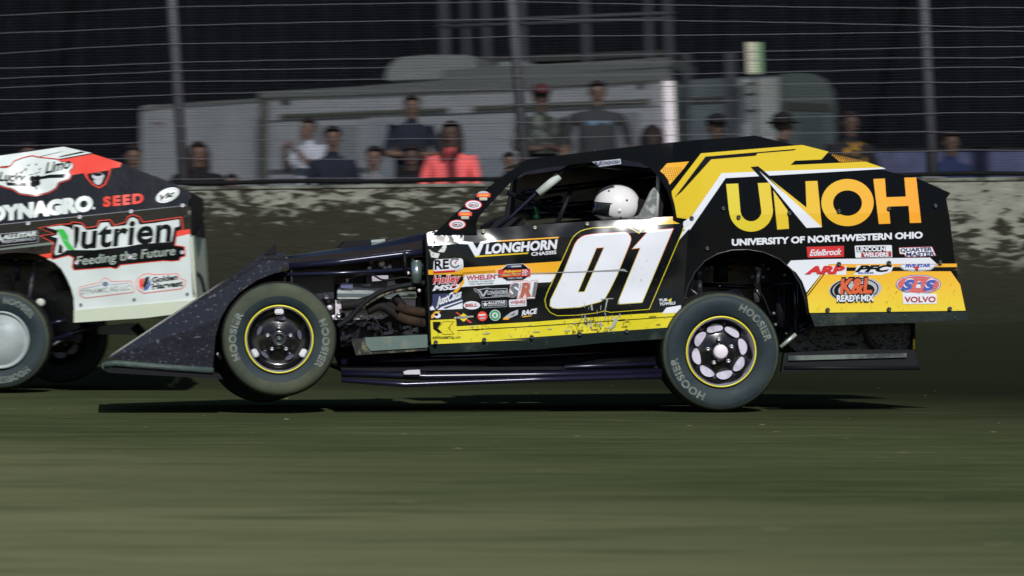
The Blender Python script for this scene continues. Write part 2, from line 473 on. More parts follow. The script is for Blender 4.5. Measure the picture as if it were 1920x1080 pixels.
tube(bm, [FEN.pt(x, walltop(x)-7+1.2*math.sin(x*.02), -.03) for x in range(-640, 2561, 40)], .019, 8)
to_obj('bottom_rail', bm, mat('black_hose', (.006, .007, .007), .8), fence)

# corrugated shed wall, plus an added out-of-view slatted roof that shades people and trailers
barn = thing('pole_barn', 'huge dark open-fronted shed with corrugated steel back wall behind the trailers, its unseen slatted roof added for shade', 'shed', (0, 46, 1.05))
dark = mat('dark_steel', (.016, .020, .031), .6, var=(1.2, (.009,.012,.019), .45, .65, (6, 1, .3)))
bm = bmesh.new()
N = 420; prev = None
for i in range(N+1):
    x = -16+32*i/N; y = 46-.1*x+(0, .035, .035, 0)[i % 4]
    q = (bm.verts.new((x, y, 1.0)), bm.verts.new((x, y, 6.6)))
    if prev: bm.faces.new((prev[0], q[0], q[1], prev[1]))
    prev = q
to_obj('wall', bm, dark, barn)
bm = bmesh.new()
for i in range(400):
    y = 31.0+.04*i
    box(bm, Vector((-17, y+1.8, 6.1)), Vector((34, -3.6, 0)), Vector((0, .0305, 0)), Vector((0, 0, .002)))
for x in (-15.5, -5.6, 5.6, 15.5): box(bm, Vector((x-.05, 31.1-.1*x, 6.11)), Vector((.1, 0, 0)), Vector((0, 16, 0)), Vector((0, 0, .12)))
to_obj('added_shade_roof', bm, dark, barn)
for x in (-15.5, -5.6, 5.6, 15.5):
    bm = bmesh.new(); tube(bm, [(x, 31.2-.1*x+(.0), 1.05), (x, 31.2-.1*x, 6.15)], .09, 10); to_obj('post', bm, galv, barn)
for x in (-16, 16):
    bm = bmesh.new(); box(bm, Vector((x, 38-.1*x, 1.05)), Vector((.1, 0, 0)), Vector((0, 8.05, 0)), Vector((0, 0, 5.2))); to_obj('side_wall', bm, dark, barn)

# ---- trailers
TW = Plane(37.2, -.22)
wht = mat('trailer_white', (.57, .585, .61), .45, var=(2.0, (.40,.41,.43), .5, .8, (1,1,.4)))
trim = mat('trailer_trim', (.16, .17, .13), .6)
roofm = mat('trailer_roof', (.26, .28, .27), .6)
winm = mat('dark_glass', (.02, .025, .03), .15)
def xp(lst, pl=TW, lat=0): return [pl.pt(x, y, lat) for x, y in lst]
def pr(name, pts, pl, lat, th, m, parent):
    bm = bmesh.new(); prism_bm(bm, xp(pts, pl, lat), pl.n*th)
    bmesh.ops.recalc_face_normals(bm, faces=bm.faces[:])
    return to_obj(name, bm, m, parent)
base = lambda x: 553-F*(1.3-H)/37.5    # pixel row of the trailer underside
def wheelset(parent, xs_, pl, rr=.33):
    for x in xs_:
        c = pl.pt(x, base(x), .02); c.z = 1.05+rr
        bm = bmesh.new()
        lathe(bm, c, pl.n, pl.u, [(.02,.02),(.19,.02),(.21,0),(rr-.02,0),(rr,.04),(rr,.2),(rr-.02,.22)], 24, mis=[1,1,0,0,0,0])
        to_obj('wheel', bm, [mat('rubber', (.02,.02,.022), .8), galv], parent)
t1 = thing('cargo_trailer', 'low plain white trailer at the left end, parked behind the fence', 'trailer', at(370, 460, 38.4))
pr('body', rnd([(264, 204), (268, 198), (474, 186), (486, 190), (486, 449), (264, 449)], 4), TW, .35, 2.2, wht, t1)
pr('roof_edge', [(264, 203), (300, 196), (486, 184), (486, 191), (300, 203), (266, 208)], TW, .33, .018, roofm, t1)
pr('reflector', [(289, 229), (301, 229), (301, 232), (289, 232)], TW, .335, .014, mat('orange_lens', (.35,.12,.05), .4), t1)
pr('marker_plate', [(297, 218), (311, 218), (311, 222), (297, 222)], TW, .335, .014, mat('silver', (.6,.6,.6), .4), t1)
wheelset(t1, (330, 372), TW)
t2 = thing('camper_trailer', 'long white camper trailer with roof air conditioner and dark awning rails', 'trailer', at(870, 460, 37.5))
pr('body', [(490, 182), (1242, 150), (1254, 150), (1254, 440), (490, 449)], TW, 0, 2.4, wht, t2)
pr('roof_fascia', [(486, 172), (640, 164), (960, 141), (1258, 128), (1258, 149), (960, 167), (640, 179), (486, 184)], TW, -.05, .05, roofm, t2)
pr('roof', [(830, 131), (1257, 107), (1258, 125), (830, 150)], TW, .35, 1.6, roofm, t2)
pr('corner_post', [(487, 184), (502, 184), (500, 440), (488, 440)], TW, -.03, .03, trim, t2)
pr('awning_rail', [(524, 214), (838, 202), (838, 208), (524, 220)], TW, -.06, .06, trim, t2)
pr('awning_rail', [(888, 198), (1218, 185), (1218, 192), (888, 206)], TW, -.06, .06, trim, t2)
pr('marker_lamp', [(528, 187), (543, 187), (543, 196), (528, 196)], TW, -.02, .02, winm, t2)
pr('marker_lamp', [(1195, 157), (1207, 157), (1207, 166), (1195, 166)], TW, -.02, .02, winm, t2)
pr('door', [(690, 226), (756, 223), (758, 440), (690, 440)], TW, -.015, .015, mat('door_grey', (.45, .48, .52), .5), t2)
pr('window', rnd([(560, 238), (672, 234), (672, 300), (560, 302)], 5), TW, -.012, .012, mat('pale_glass', (.34, .36, .38), .2), t2)
pr('window', rnd([(1060, 215), (1200, 210), (1200, 290), (1060, 292)], 5), TW, -.012, .012, mat('pale_glass', (.34, .36, .38), .2), t2)
pr('stripe', [(505, 318), (1240, 303), (1240, 312), (505, 327)], TW, -.008, .008, mat('stripe_grey', (.14,.15,.16), .5), t2)
pr('stripe', [(505, 226), (688, 219), (688, 222), (505, 229)], TW, -.008, .008, mat('stripe_grey', (.14,.15,.16), .5), t2)
pr('stripe', [(760, 216), (1240, 198), (1240, 200), (760, 219)], TW, -.008, .008, mat('stripe_grey', (.14,.15,.16), .5), t2)
pr('storage_hatch', [(900, 296), (1010, 292), (1010, 345), (900, 348)], TW, -.012, .012, mat('door_grey', (.45, .48, .52), .5), t2)
pr('roof_vent', rnd([(930, 128), (935, 116), (985, 113), (992, 125)], 3), TW, .6, .5, mat('ac_shell', (.42, .45, .44), .5), t2)
pr('air_conditioner', rnd([(722, 151), (724, 134), (736, 116), (752, 107), (800, 103), (880, 103), (893, 110), (893, 146)], 6), TW, .5, .9, mat('ac_shell', (.42, .45, .44), .5), t2)
wheelset(t2, (780, 850), TW)
tl = thing('light_strip', 'upright glowing white tube light at the right end of the camper trailer', 'lamp', at(1256, 250, 36))
pr('tube', [(1245, 152), (1261, 152), (1268, 300), (1252, 300)], TW, -.1, .06, mat('white_tube', (.8,.78,.8), .5, emit=((1, .88, .93), .62)), tl)
pr('housing', [(1260, 150), (1270, 150), (1278, 302), (1268, 302)], TW, -.07, .06, mat('lamp_green', (.10,.15,.12), .5), tl)
# ---- steel stand above the camper
SCF = Plane(40.5, -.2)
sc_ = thing('scaffold_stand', 'grey steel scaffold viewing stand rising behind the camper roof', 'scaffold', at(1040, 440, 40.5))
scm = mat('scaffold_steel', (.20, .215, .25), .6, .2)
for x, wd in ((833, 18), (873, 12), (912, 14), (978, 16), (1098, 15), (1216, 13), (1253, 15)):
    bm = bmesh.new(); a = SCF.pt(x-4, -60, .03); b_ = SCF.pt(x+3, 120, .03); b_ = b_+(b_-a)*1.0; b_.z = max(1.05, b_.z)
    b_ = a+(b_-a)*((a.z-1.05)/(a.z-b_.z)); tube(bm, [a, b_], wd/2/F*40.5*.8, 8); to_obj('post', bm, scm, sc_)
for (xa, ya, xb, yb) in ((822, 41, 1262, 24), (822, 50, 1262, 34), (822, -35, 1262, -50)):
    bm = bmesh.new(); tube(bm, [SCF.pt(xa, ya), SCF.pt(xb, yb)], .019, 8); to_obj('rail', bm, scm, sc_)
bm = bmesh.new(); prism_bm(bm, xp([(826, 112), (1262, 92), (1262, 104), (826, 124)], SCF, .1), SCF.n*1.8); to_obj('deck', bm, mat('deck_board', (.12,.125,.12), .8), sc_)
# ---- right: grey hauler, rounded camper, lit sign
TR = Plane(37.0, -.1)
h = thing('race_hauler', 'grey box hauler with open ramp frame beside the rounded camper', 'truck', at(1375, 450, 37))
pr('box_body', [(1282, 150), (1462, 141), (1462, 440), (1282, 440)], TR, .1, 2.2, mat('hauler_grey', (.26, .31, .33), .5, var=(1.5, (.14,.17,.18), .4, .7)), h)
pr('door', [(1386, 148), (1461, 145), (1461, 440), (1386, 440)], TR, .07, .03, mat('hauler_door', (.62, .65, .63), .5), h)
pr('door_frame', [(1360, 100), (1378, 99), (1384, 440), (1366, 440)], TR, .02, .06, mat('hauler_dark', (.13,.14,.16), .5), h)
pr('door_frame', [(1282, 100), (1293, 100), (1300, 440), (1286, 440)], TR, .02, .06, mat('hauler_dark', (.13,.14,.16), .5), h)
pr('window', [(1296, 183), (1360, 180), (1360, 192), (1296, 195)], TR, .08, .018, winm, h)
for y in (156, 175, 206):
    pr('hinge', [(1388+y*.05, y), (1412+y*.05, y-1), (1412+y*.05, y+3), (1388+y*.05, y+4)], TR, .055, .015, winm, h)
wheelset(h, (1330, 1420), TR)
cp = thing('rounded_camper', 'dull green-grey camper with a rounded top, right of the hauler', 'camper', at(1515, 450, 37))
pr('body', [(1464, 139), (1500, 137), (1528, 139), (1550, 150), (1562, 168), (1567, 190), (1568, 440), (1464, 440)], TR, .0, 2.1, mat('camper_green', (.165, .20, .195), .5), cp)
pr('window', rnd([(1470, 191), (1556, 194), (1560, 209), (1470, 206)], 3), TR, -.015, .015, winm, cp)
pr('door', [(1500, 214), (1545, 214), (1547, 440), (1500, 440)], TR, -.012, .012, mat('camper_door', (.12,.15,.15), .5), cp)
wheelset(cp, (1495, 1540), TR)
sg = thing('lit_sign', 'small glowing sign box, half cream and half green, above the hauler', 'sign', at(1414, 110, 36.4))
SG = Plane(36.4, -.1)
pr('cream_panel', [(1399, 79), (1416, 79), (1418, 138), (1402, 138)], SG, 0, .1, mat('sign_cream', (.5,.48,.4), .5, emit=((.80, .76, .58), .42)), sg)
pr('green_panel', [(1416.5, 79), (1428, 79), (1430, 138), (1418.5, 138)], SG, .0, .1, mat('sign_green', (.2,.35,.2), .5, emit=((.33, .52, .30), .40)), sg)
pr('pole', [(1412, 138.5), (1418, 138.5), (1424, 440), (1418, 440)], SG, .03, .05, galv, sg)
# ---- blue barrier behind the right-hand spectators
bb = thing('blue_barrier', 'long low dark blue barrier panel behind the fence at the right', 'barrier', at(1740, 420, 35))
BB = Plane(35.6, -.1)
pr('panel', [(1560, 284), (2300, 280), (2300, 400), (1560, 400)], BB, 0, .06, mat('barrier_blue', (.075, .085, .17), .6, var=(3, (.05,.055,.1), .4, .6)), bb)
pr('rail', [(1560, 278), (2300, 274), (2300, 279.5), (1560, 283.5)], BB, -.02, .1, mat('black_hose', (.006, .007, .007), .8), bb)
for x in (1600, 1800, 2000, 2200):
    bm = bmesh.new(); p = BB.pt(x, 395, .1); tube(bm, [p, Vector((p.x, p.y, 1.05))], .03, 8); to_obj('leg', bm, galv, bb)
# ================================================================== people
def ssub(bm_pts, edges, radii, root=0, levels=1):
    """grow one continuous skin over a skeleton, return vertex and face lists"""
    me = bpy.data.meshes.new('skeleton'); me.from_pydata(bm_pts, edges, []); me.update()
    o = bpy.data.objects.new('skeleton', me); COL.objects.link(o)
    o.modifiers.new('skin', 'SKIN').use_smooth_shade = True
    for i, r in enumerate(radii):
        sv = me.skin_vertices[0].data[i]; sv.radius = r if isinstance(r, tuple) else (r, r); sv.use_root = (i == root)
    s = o.modifiers.new('sub', 'SUBSURF'); s.levels = levels; s.render_levels = levels
    dg = bpy.context.evaluated_depsgraph_get()
    m2 = bpy.data.meshes.new_from_object(o.evaluated_get(dg), depsgraph=dg)
    bm = bmesh.new(); bm.from_mesh(m2)
    bpy.data.objects.remove(o); bpy.data.meshes.remove(me); bpy.data.meshes.remove(m2)
    return bm
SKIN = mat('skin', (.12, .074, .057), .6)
HAIRD = mat('dark_hair', (.018, .013, .012), .6)
def cloth(nm, c, var=None): return mat('cloth_'+nm, c, .9, spec=.15, var=var)
def seg_dist(p, a, b):
    ab = b-a; t = max(0, min(1, (p-a).dot(ab)/max(ab.length_squared, 1e-9)))
    return (p-(a+ab*t)).length
def build_person(label, loc, face=0.0, seated=False, shirt=None, pants=None, arms='down', hair='short', hat=None, size=1.0, wide=1.0, sleeve='short', skin=None, group='spectators behind the fence', logo=None, helmet=False):
    """one continuous body; face=0 looks towards -Y. loc is the ground (or seat) point below the pelvis."""
    skin = skin or SKIN
    pz = .0 if seated else .93
    zz = pz-.93+0
    J = {}
    def j(n, x, y, z, r): J[n] = (Vector((x, y, z)), r)
    s = -.93+pz+(.10 if seated else 0)
    j('pelvis', 0, 0, .95+s, (.155*wide, .115)); j('spine', 0, .0, 1.15+s, (.165*wide, .125)); j('chest', 0, .01, 1.34+s, (.185*wide, .125))
    j('neckb', 0, .01, 1.47+s, (.075, .07)); j('neck', 0, -.005, 1.53+s, (.055, .058))
    j('jaw', 0, -.025, 1.585+s, (.062, .078)); j('skull', 0, -.01, 1.665+s, (.076, .094)); j('crown', 0, 0, 1.725+s, (.055, .065))
    for sd, sg_ in (('l', 1), ('r', -1)):
        j('sh'+sd, .19*sg_*wide, .01, 1.41+s, .066)
        if arms == 'down': e, wv, h = (.25, .03, 1.14), (.25, -.06, .91), (.245, -.09, .83)
        elif arms == 'fold': e, wv, h = (.27, -.04, 1.15), (.10, -.20, 1.14), (.02, -.22, 1.15)
        elif arms == 'lap': e, wv, h = (.25, -.05, 1.15), (.14, -.27, 1.06), (.08, -.33, 1.07)
        elif arms == 'phone': e, wv, h = (.24, -.12, 1.18), (.10, -.27, 1.36), (.06, -.30, 1.42)
        elif arms == 'hips': e, wv, h = (.36, .05, 1.17), (.21, -.05, 1.0), (.17, -.07, .97)
        elif arms == 'wheel': e, wv, h = (.22, -.18, 1.20), (.15, -.40, 1.26), (.12, -.47, 1.28)
        j('el'+sd, e[0]*sg_*wide, e[1], e[2]+s, .047); j('wr'+sd, wv[0]*sg_*(wide if arms == 'down' else 1), wv[1], wv[2]+s, .031)
        j('ha'+sd, h[0]*sg_*(wide if arms == 'down' else 1), h[1], h[2]+s, .034)
        if arms == 'wheel': k, a, t = (.13, -.42, .20), (.12, -.80, .08), (.12, -.86, .18)
        elif seated: k, a, t = (.13, -.42, .14), (.13, -.40, -.28), (.14, -.54, -.33)
        else: k, a, t = (.11, -.015, .49), (.115, .03, .10), (.13, -.13, .04)
        j('hip'+sd, .10*sg_, -.01 if not seated else -.06, (.87+s) if not seated else .09, .098)
        j('kn'+sd, k[0]*sg_, k[1], k[2], .066); j('an'+sd, a[0]*sg_, a[1], a[2], .044); j('to'+sd, t[0]*sg_, t[1], t[2], .042)
    E_ = [('pelvis','spine'),('spine','chest'),('chest','neckb'),('neckb','neck'),('neck','jaw'),('jaw','skull'),('skull','crown')]
    for d in 'lr': E_ += [('chest','sh'+d),('sh'+d,'el'+d),('el'+d,'wr'+d),('wr'+d,'ha'+d),('pelvis','hip'+d),('hip'+d,'kn'+d),('kn'+d,'an'+d),('an'+d,'to'+d)]
    ks = list(J); ix = {k: i for i, k in enumerate(ks)}
    bm = ssub([tuple(J[k][0]) for k in ks], [(ix[a], ix[b]) for a, b in E_], [J[k][1] for k in ks], 0, 1)
    mats = [skin, shirt, pants, mat('shoe', (.02,.02,.02), .7), mat('eye', (.02,.015,.01), .3), mat('lip', (.20,.08,.07), .5)]
    def bone_slot(a, b):
        if b in ('neck','jaw','skull','crown'): return 0
        if a.startswith('wr'): return 0
        if a.startswith('el'): return 1 if sleeve == 'long' else 0
        if a.startswith('sh') or b.startswith('sh') or b in ('spine','chest','neckb'): return 1
        if a.startswith('an'): return 3
        return 2
    bl = [(J[a][0], J[b][0], bone_slot(a, b), a, b) for a, b in E_]
    for f in bm.faces:
        c = f.calc_center_median()
        best = min(bl, key=lambda q: seg_dist(c, q[0], q[1])/(1.0 if not q[3].startswith(('chest','spine','pelvis')) else 1.6))
        f.material_index = best[2]; f.smooth = True
        if best[2] == 0 and best[3].startswith('el') and sleeve == 'short' and (c-best[0]).length < .05: f.material_index = 1
    # fingers, each a short bent tapered chain rooted in the palm, and a thumb from its side
    for d, sg_ in (('l', 1), ('r', -1)):
        hp, wp = J['ha'+d][0], J['wr'+d][0]
        ax = (hp-wp).normalized(); side = ax.cross(Vector((0, 0, 1)) if abs(ax.z) < .8 else Vector((0, 1, 0))).normalized(); pn = side.cross(ax).normalized()
        for q, (off, ln) in enumerate(((-.028, .072), (-.010, .082), (.009, .076), (.027, .060))):
            b0 = hp+side*off+ax*.012
            tube(bm, [b0, b0+ax*ln*.5+pn*.006, b0+ax*ln*.8+pn*.022, b0+ax*ln*.92+pn*.036], [.0095, .009, .008, .006], 6)
        b0 = hp-ax*.03-side*.026*sg_
        tube(bm, [b0, b0+ax*.03-side*.026*sg_, b0+ax*.058-side*.028*sg_+pn*.01], [.011, .010, .007], 6)
    # face: nose, eyes, mouth, ears
    hc = J['skull'][0]
    def blob(c, r, mi):
        ret = bmesh.ops.create_icosphere(bm, subdivisions=2, radius=1, matrix=Matrix.Translation(c) @ Matrix.Diagonal((*r, 1)))
        for v in ret['verts']:
            for f in v.link_faces: f.material_index = mi; f.smooth = True
    if not helmet:
        blob(hc+Vector((0, -.097, -.035)), (.014, .022, .026), 0)
        for sg_ in (1, -1):
            blob(hc+Vector((.03*sg_, -.083, -.005)), (.013, .010, .008), 4)
            blob(hc+Vector((.078*sg_, .012, -.02)), (.012, .022, .033), 0)
        blob(hc+Vector((0, -.088, -.075)), (.024, .010, .007), 5)
    root = thing('person', label, 'person', (0,0,0), group)
    R = Matrix.Translation(loc) @ Matrix.Rotation(face, 4, 'Z') @ Matrix.Scale(size, 4)
    bm.transform(R)
    root.location = loc; ORIGIN[root] = Vector(loc)
    to_obj('body', bm, mats, root)
    def add(nm, b2, m): b2.transform(R); return to_obj(nm, b2, m, root, smooth=True)
    if hair and not helmet:
        b2 = bmesh.new()
        bmesh.ops.create_uvsphere(b2, u_segments=20, v_segments=12, radius=1, matrix=Matrix.Translation(hc+Vector((0, .014, .022))) @ Matrix.Diagonal((.088, .104, .088, 1)))
        bmesh.ops.delete(b2, geom=[v for v in b2.verts if (v.co.y < hc.y-.04 and v.co.z < hc.z+.062) or v.co.z < hc.z-.06], context='VERTS')
        if hair == 'long':
            tube(b2, [hc+Vector((0, .05, .05)), hc+Vector((0, .085, -.05)), hc+Vector((0, .095, -.17)), hc+Vector((0, .09, -.30))], [.085, .10, .095, .05], 12)
            for sg_ in (1, -1): tube(b2, [hc+Vector((.06*sg_, .01, .06)), hc+Vector((.085*sg_, -.01, -.03)), hc+Vector((.082*sg_, -.035, -.16)), hc+Vector((.055*sg_, -.085, -.27))], [.03, .034, .035, .015], 8)
        add('hair', b2, HAIRD)
    if hat:
        hm, brim = hat
        b2 = bmesh.new()
        bmesh.ops.create_uvsphere(b2, u_segments=20, v_segments=12, radius=1, matrix=Matrix.Translation(hc+Vector((0, .004, .042))) @ Matrix.Diagonal((.100, .115, .088, 1)))
        bmesh.ops.delete(b2, geom=[v for v in b2.verts if v.co.z < hc.z+.028], context='VERTS')
        if brim == 'wide': lathe(b2, hc+Vector((0, 0, .03)), Vector((0,0,1)), Vector((1,0,0)), [(.095,.0),(.17,-.012),(.17,-.006),(.095,.008)], 24)
        else:
            fr = [hc+Vector((.075*math.sin(a), -.105-.085*math.cos(a)*1.0+.03, .03)) for a in [math.radians(-85+17*k) for k in range(11)]]
            prism_bm(b2, fr, Vector((0, 0, .008)))
        add('hat' if brim == 'wide' else 'cap', b2, hm)
    if logo:
        b2 = bmesh.new(); cz = J['chest'][0]
        prism_bm(b2, [cz+Vector((x*wide, -.124-.0, z)) for x, z in ((-.08,-.03),(.08,-.03),(.09,.03),(-.09,.03))], Vector((0,.02,0)))
        add('shirt_print', b2, logo)
    return root
navy = cloth('navy', (.010, .013, .022)); black = cloth('black', (.008, .008, .010)); jean = cloth('denim', (.03, .04, .07)); khaki = cloth('khaki', (.10, .085, .06))
grey = cloth('charcoal', (.028, .030, .033)); white = cloth('pale', (.30, .32, .37)); coral = cloth('coral', (.74, .12, .12))
camo = cloth('camo', (.020, .025, .022), (9, (.10, .11, .10), .50, .56)); blue = cloth('blue', (.012, .02, .06)); tan = cloth('tan', (.14,.11,.08))
redm = cloth('red', (.06, .016, .02)); capb = cloth('cap_black', (.008,.008,.009))
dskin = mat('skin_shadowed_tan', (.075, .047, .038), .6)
def spect(px, top, Y, label, seated, **k):
    """top = pixel row of the top of the head"""
    sz = k.pop('size', 1.0); hh = (1.79 if not seated else .965)*sz
    p = at(px, top, Y)
    return build_person(label, (p.x, p.y, p.z-hh+(.0)), seated=seated, size=sz, **k)
R_ = math.radians
spect(372, 260, 33.2, 'hooded person in black sitting by the left fence post', True, shirt=black, pants=black, arms='lap', hair='long', face=R_(20), wide=1.25, sleeve='long')
spect(434, 322, 32.4, 'small dark figure sitting low beside the hooded person', True, shirt=black, pants=jean, arms='lap', size=.7, face=R_(-30))
spect(250, 266, 33.4, 'dark clothed person half hidden above the white and red car roof', True, shirt=navy, pants=black, arms='lap', wide=1.15, face=R_(10))
spect(52, 262, 33.0, 'barely visible dark clothed person at the far left of the fence', True, shirt=black, pants=black, arms='lap', face=R_(25))
spect(578, 217, 34.0, 'person in a pale shirt standing in front of the camper corner post', False, shirt=white, pants=jean, arms='phone', face=R_(-35), size=.92, wide=.85)
spect(624, 231, 33.0, 'person in a dark tee sitting right of the pale shirt', True, shirt=navy, pants=jean, arms='lap', face=R_(8), sleeve='short')
spect(772, 174, 34.3, 'man in a navy tee standing behind the person in coral', False, shirt=navy, pants=black, arms='fold', face=R_(12), size=.97, wide=1.05)
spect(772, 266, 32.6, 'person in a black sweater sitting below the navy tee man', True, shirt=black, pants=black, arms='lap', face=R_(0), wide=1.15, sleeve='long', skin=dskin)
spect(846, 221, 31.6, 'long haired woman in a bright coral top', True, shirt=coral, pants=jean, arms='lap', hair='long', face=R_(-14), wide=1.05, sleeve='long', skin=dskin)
spect(702, 268, 33.6, 'person in a washed grey shirt leaning between two dark tees', True, shirt=cloth('washed', (.12,.125,.14)), pants=jean, arms='lap', face=R_(-15))
spect(955, 281, 31.8, 'small dark haired child beside the middle fence post', True, shirt=black, pants=black, arms='lap', size=.72, face=R_(40))
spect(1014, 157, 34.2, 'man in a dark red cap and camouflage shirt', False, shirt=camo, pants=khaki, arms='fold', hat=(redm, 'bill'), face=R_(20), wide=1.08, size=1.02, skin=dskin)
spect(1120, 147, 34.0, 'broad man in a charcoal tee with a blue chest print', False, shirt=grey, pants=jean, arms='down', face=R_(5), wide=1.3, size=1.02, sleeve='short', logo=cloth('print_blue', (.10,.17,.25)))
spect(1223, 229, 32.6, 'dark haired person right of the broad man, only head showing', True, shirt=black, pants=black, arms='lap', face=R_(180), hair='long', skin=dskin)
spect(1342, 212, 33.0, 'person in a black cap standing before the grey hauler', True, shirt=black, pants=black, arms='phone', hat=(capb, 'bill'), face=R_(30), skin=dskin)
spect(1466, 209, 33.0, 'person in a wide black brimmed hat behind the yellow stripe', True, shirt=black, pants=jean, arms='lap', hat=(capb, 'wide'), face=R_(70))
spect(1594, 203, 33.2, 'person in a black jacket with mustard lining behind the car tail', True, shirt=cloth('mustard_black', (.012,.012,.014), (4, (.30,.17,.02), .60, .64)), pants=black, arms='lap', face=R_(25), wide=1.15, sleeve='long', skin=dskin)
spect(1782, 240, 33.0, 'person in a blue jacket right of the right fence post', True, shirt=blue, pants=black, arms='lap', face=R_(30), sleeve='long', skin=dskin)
# what the sitting spectators sit on
bench = thing('bleacher_bench', 'long plank bench behind the wall under the sitting spectators', 'bench', (0, 33.1, 1.05))
bm = bmesh.new(); box(bm, Vector((-6.5, 33.0, 1.22)), Vector((13, -.0, 0)), Vector((0, .34, 0)), Vector((0, 0, .045))); to_obj('seat', bm, mat('bench_wood', (.2,.17,.13), .8), bench)
for x in (-6, -3, 0, 3, 6):
    bm = bmesh.new(); box(bm, Vector((x, 33.03, 1.05)), Vector((.06, 0, 0)), Vector((0, .28, 0)), Vector((0, 0, .17))); to_obj('leg', bm, galv, bench)
# ================================================================== race car parts shared by both cars
gb = mat('gloss_black', (.003, .0038, .005), .16, bump=DENT, spec=.10)
door_m = mat('door_black', (.0045, .006, .0075), .16, bump=DENT, spec=.32)
frame_m = mat('frame_navy', (.008, .008, .020), .25, .1)
blk = mat('satin_black', (.009, .009, .012), .5)
inner = mat('interior_black', (.008, .008, .018), .3, bump=(7, .3, .02))
skirt = mat('skirt_plastic', (.016, .025, .024), .5, bump=(4, .6, .03), var=(6, (.08,.09,.07), .52, .75))
steel = mat('bright_steel', (.55, .55, .60), .3, .8)
alu = mat('aluminium', (.66, .62, .68), .4, .35)
white_p = mat('white_print', (.74, .76, .82), .2, bump=DENT, spec=.35, var=(5, (.52,.54,.56), .62, .85))
black_p = mat('black_print', (.004, .005, .0065), .18, bump=DENT, spec=.2)
yel = mat('yellow_print', (.72, .52, .025), .2, bump=DENT, spec=.35)
lem = mat('lemon_print', (.72, .62, .03), .22, bump=DENT, spec=.35, var=(9, (.30,.26,.05), .60, .80, (1,1,2)))
ora = mat('orange_print', (.86, .42, .03), .2, bump=DENT, spec=.35)
red = mat('red_print', (.60, .03, .035), .2, bump=DENT, spec=.35)
drk = mat('maroon_print', (.38, .015, .03), .35)
navyp = mat('navy_print', (.02, .03, .10), .35)
bluep = mat('blue_print', (.04, .09, .42), .35)
silv = mat('silver_print', (.42, .44, .48), .35)
grn = mat('green_print', (.03, .30, .10), .35)
coralp = mat('signal_red_print', (.82, .07, .045), .2, bump=DENT, spec=.35)
tyre_m = mat('tyre_tread', (.018, .018, .017), .8, var=(9, (.05,.052,.04), .5, .7))
side_m = mat('tyre_sidewall', (.022, .034, .042), .46, var=(3, (.045,.058,.058), .4, .7))
dust_m = mat('tyre_dust', (.082, .095, .062), .8, var=(5, (.045,.055,.045), .4, .7))
hub_m = mat('rim_black', (.008, .008, .009), .2, coat=.5)
letter_m = mat('tyre_lettering', (.19, .21, .19), .8, var=(26, (.06,.08,.075), .45, .65))
def arc_text(bm, C, n, u, txt, r, h, a_mid, span, depth, mi):
    vs, fs = text2d(txt, 0, .05, 1.15)
    hv, _ = text2d('H'); cap = max(y for _, y in hv)
    x0 = min(x for x, _ in vs); x1 = max(x for x, _ in vs); z = Vector((0,0,1))
    nv = []
    for x, y in vs:
        a = math.radians(a_mid+span*(.5-(x-x0)/(x1-x0))); rr = r+h*y/cap
        nv.append(bm.verts.new(C+n*depth+(u*math.cos(a)+z*math.sin(a))*rr))
    for f in fs:
        try: bm.faces.new([nv[k] for k in f]).material_index = mi
        except ValueError: pass
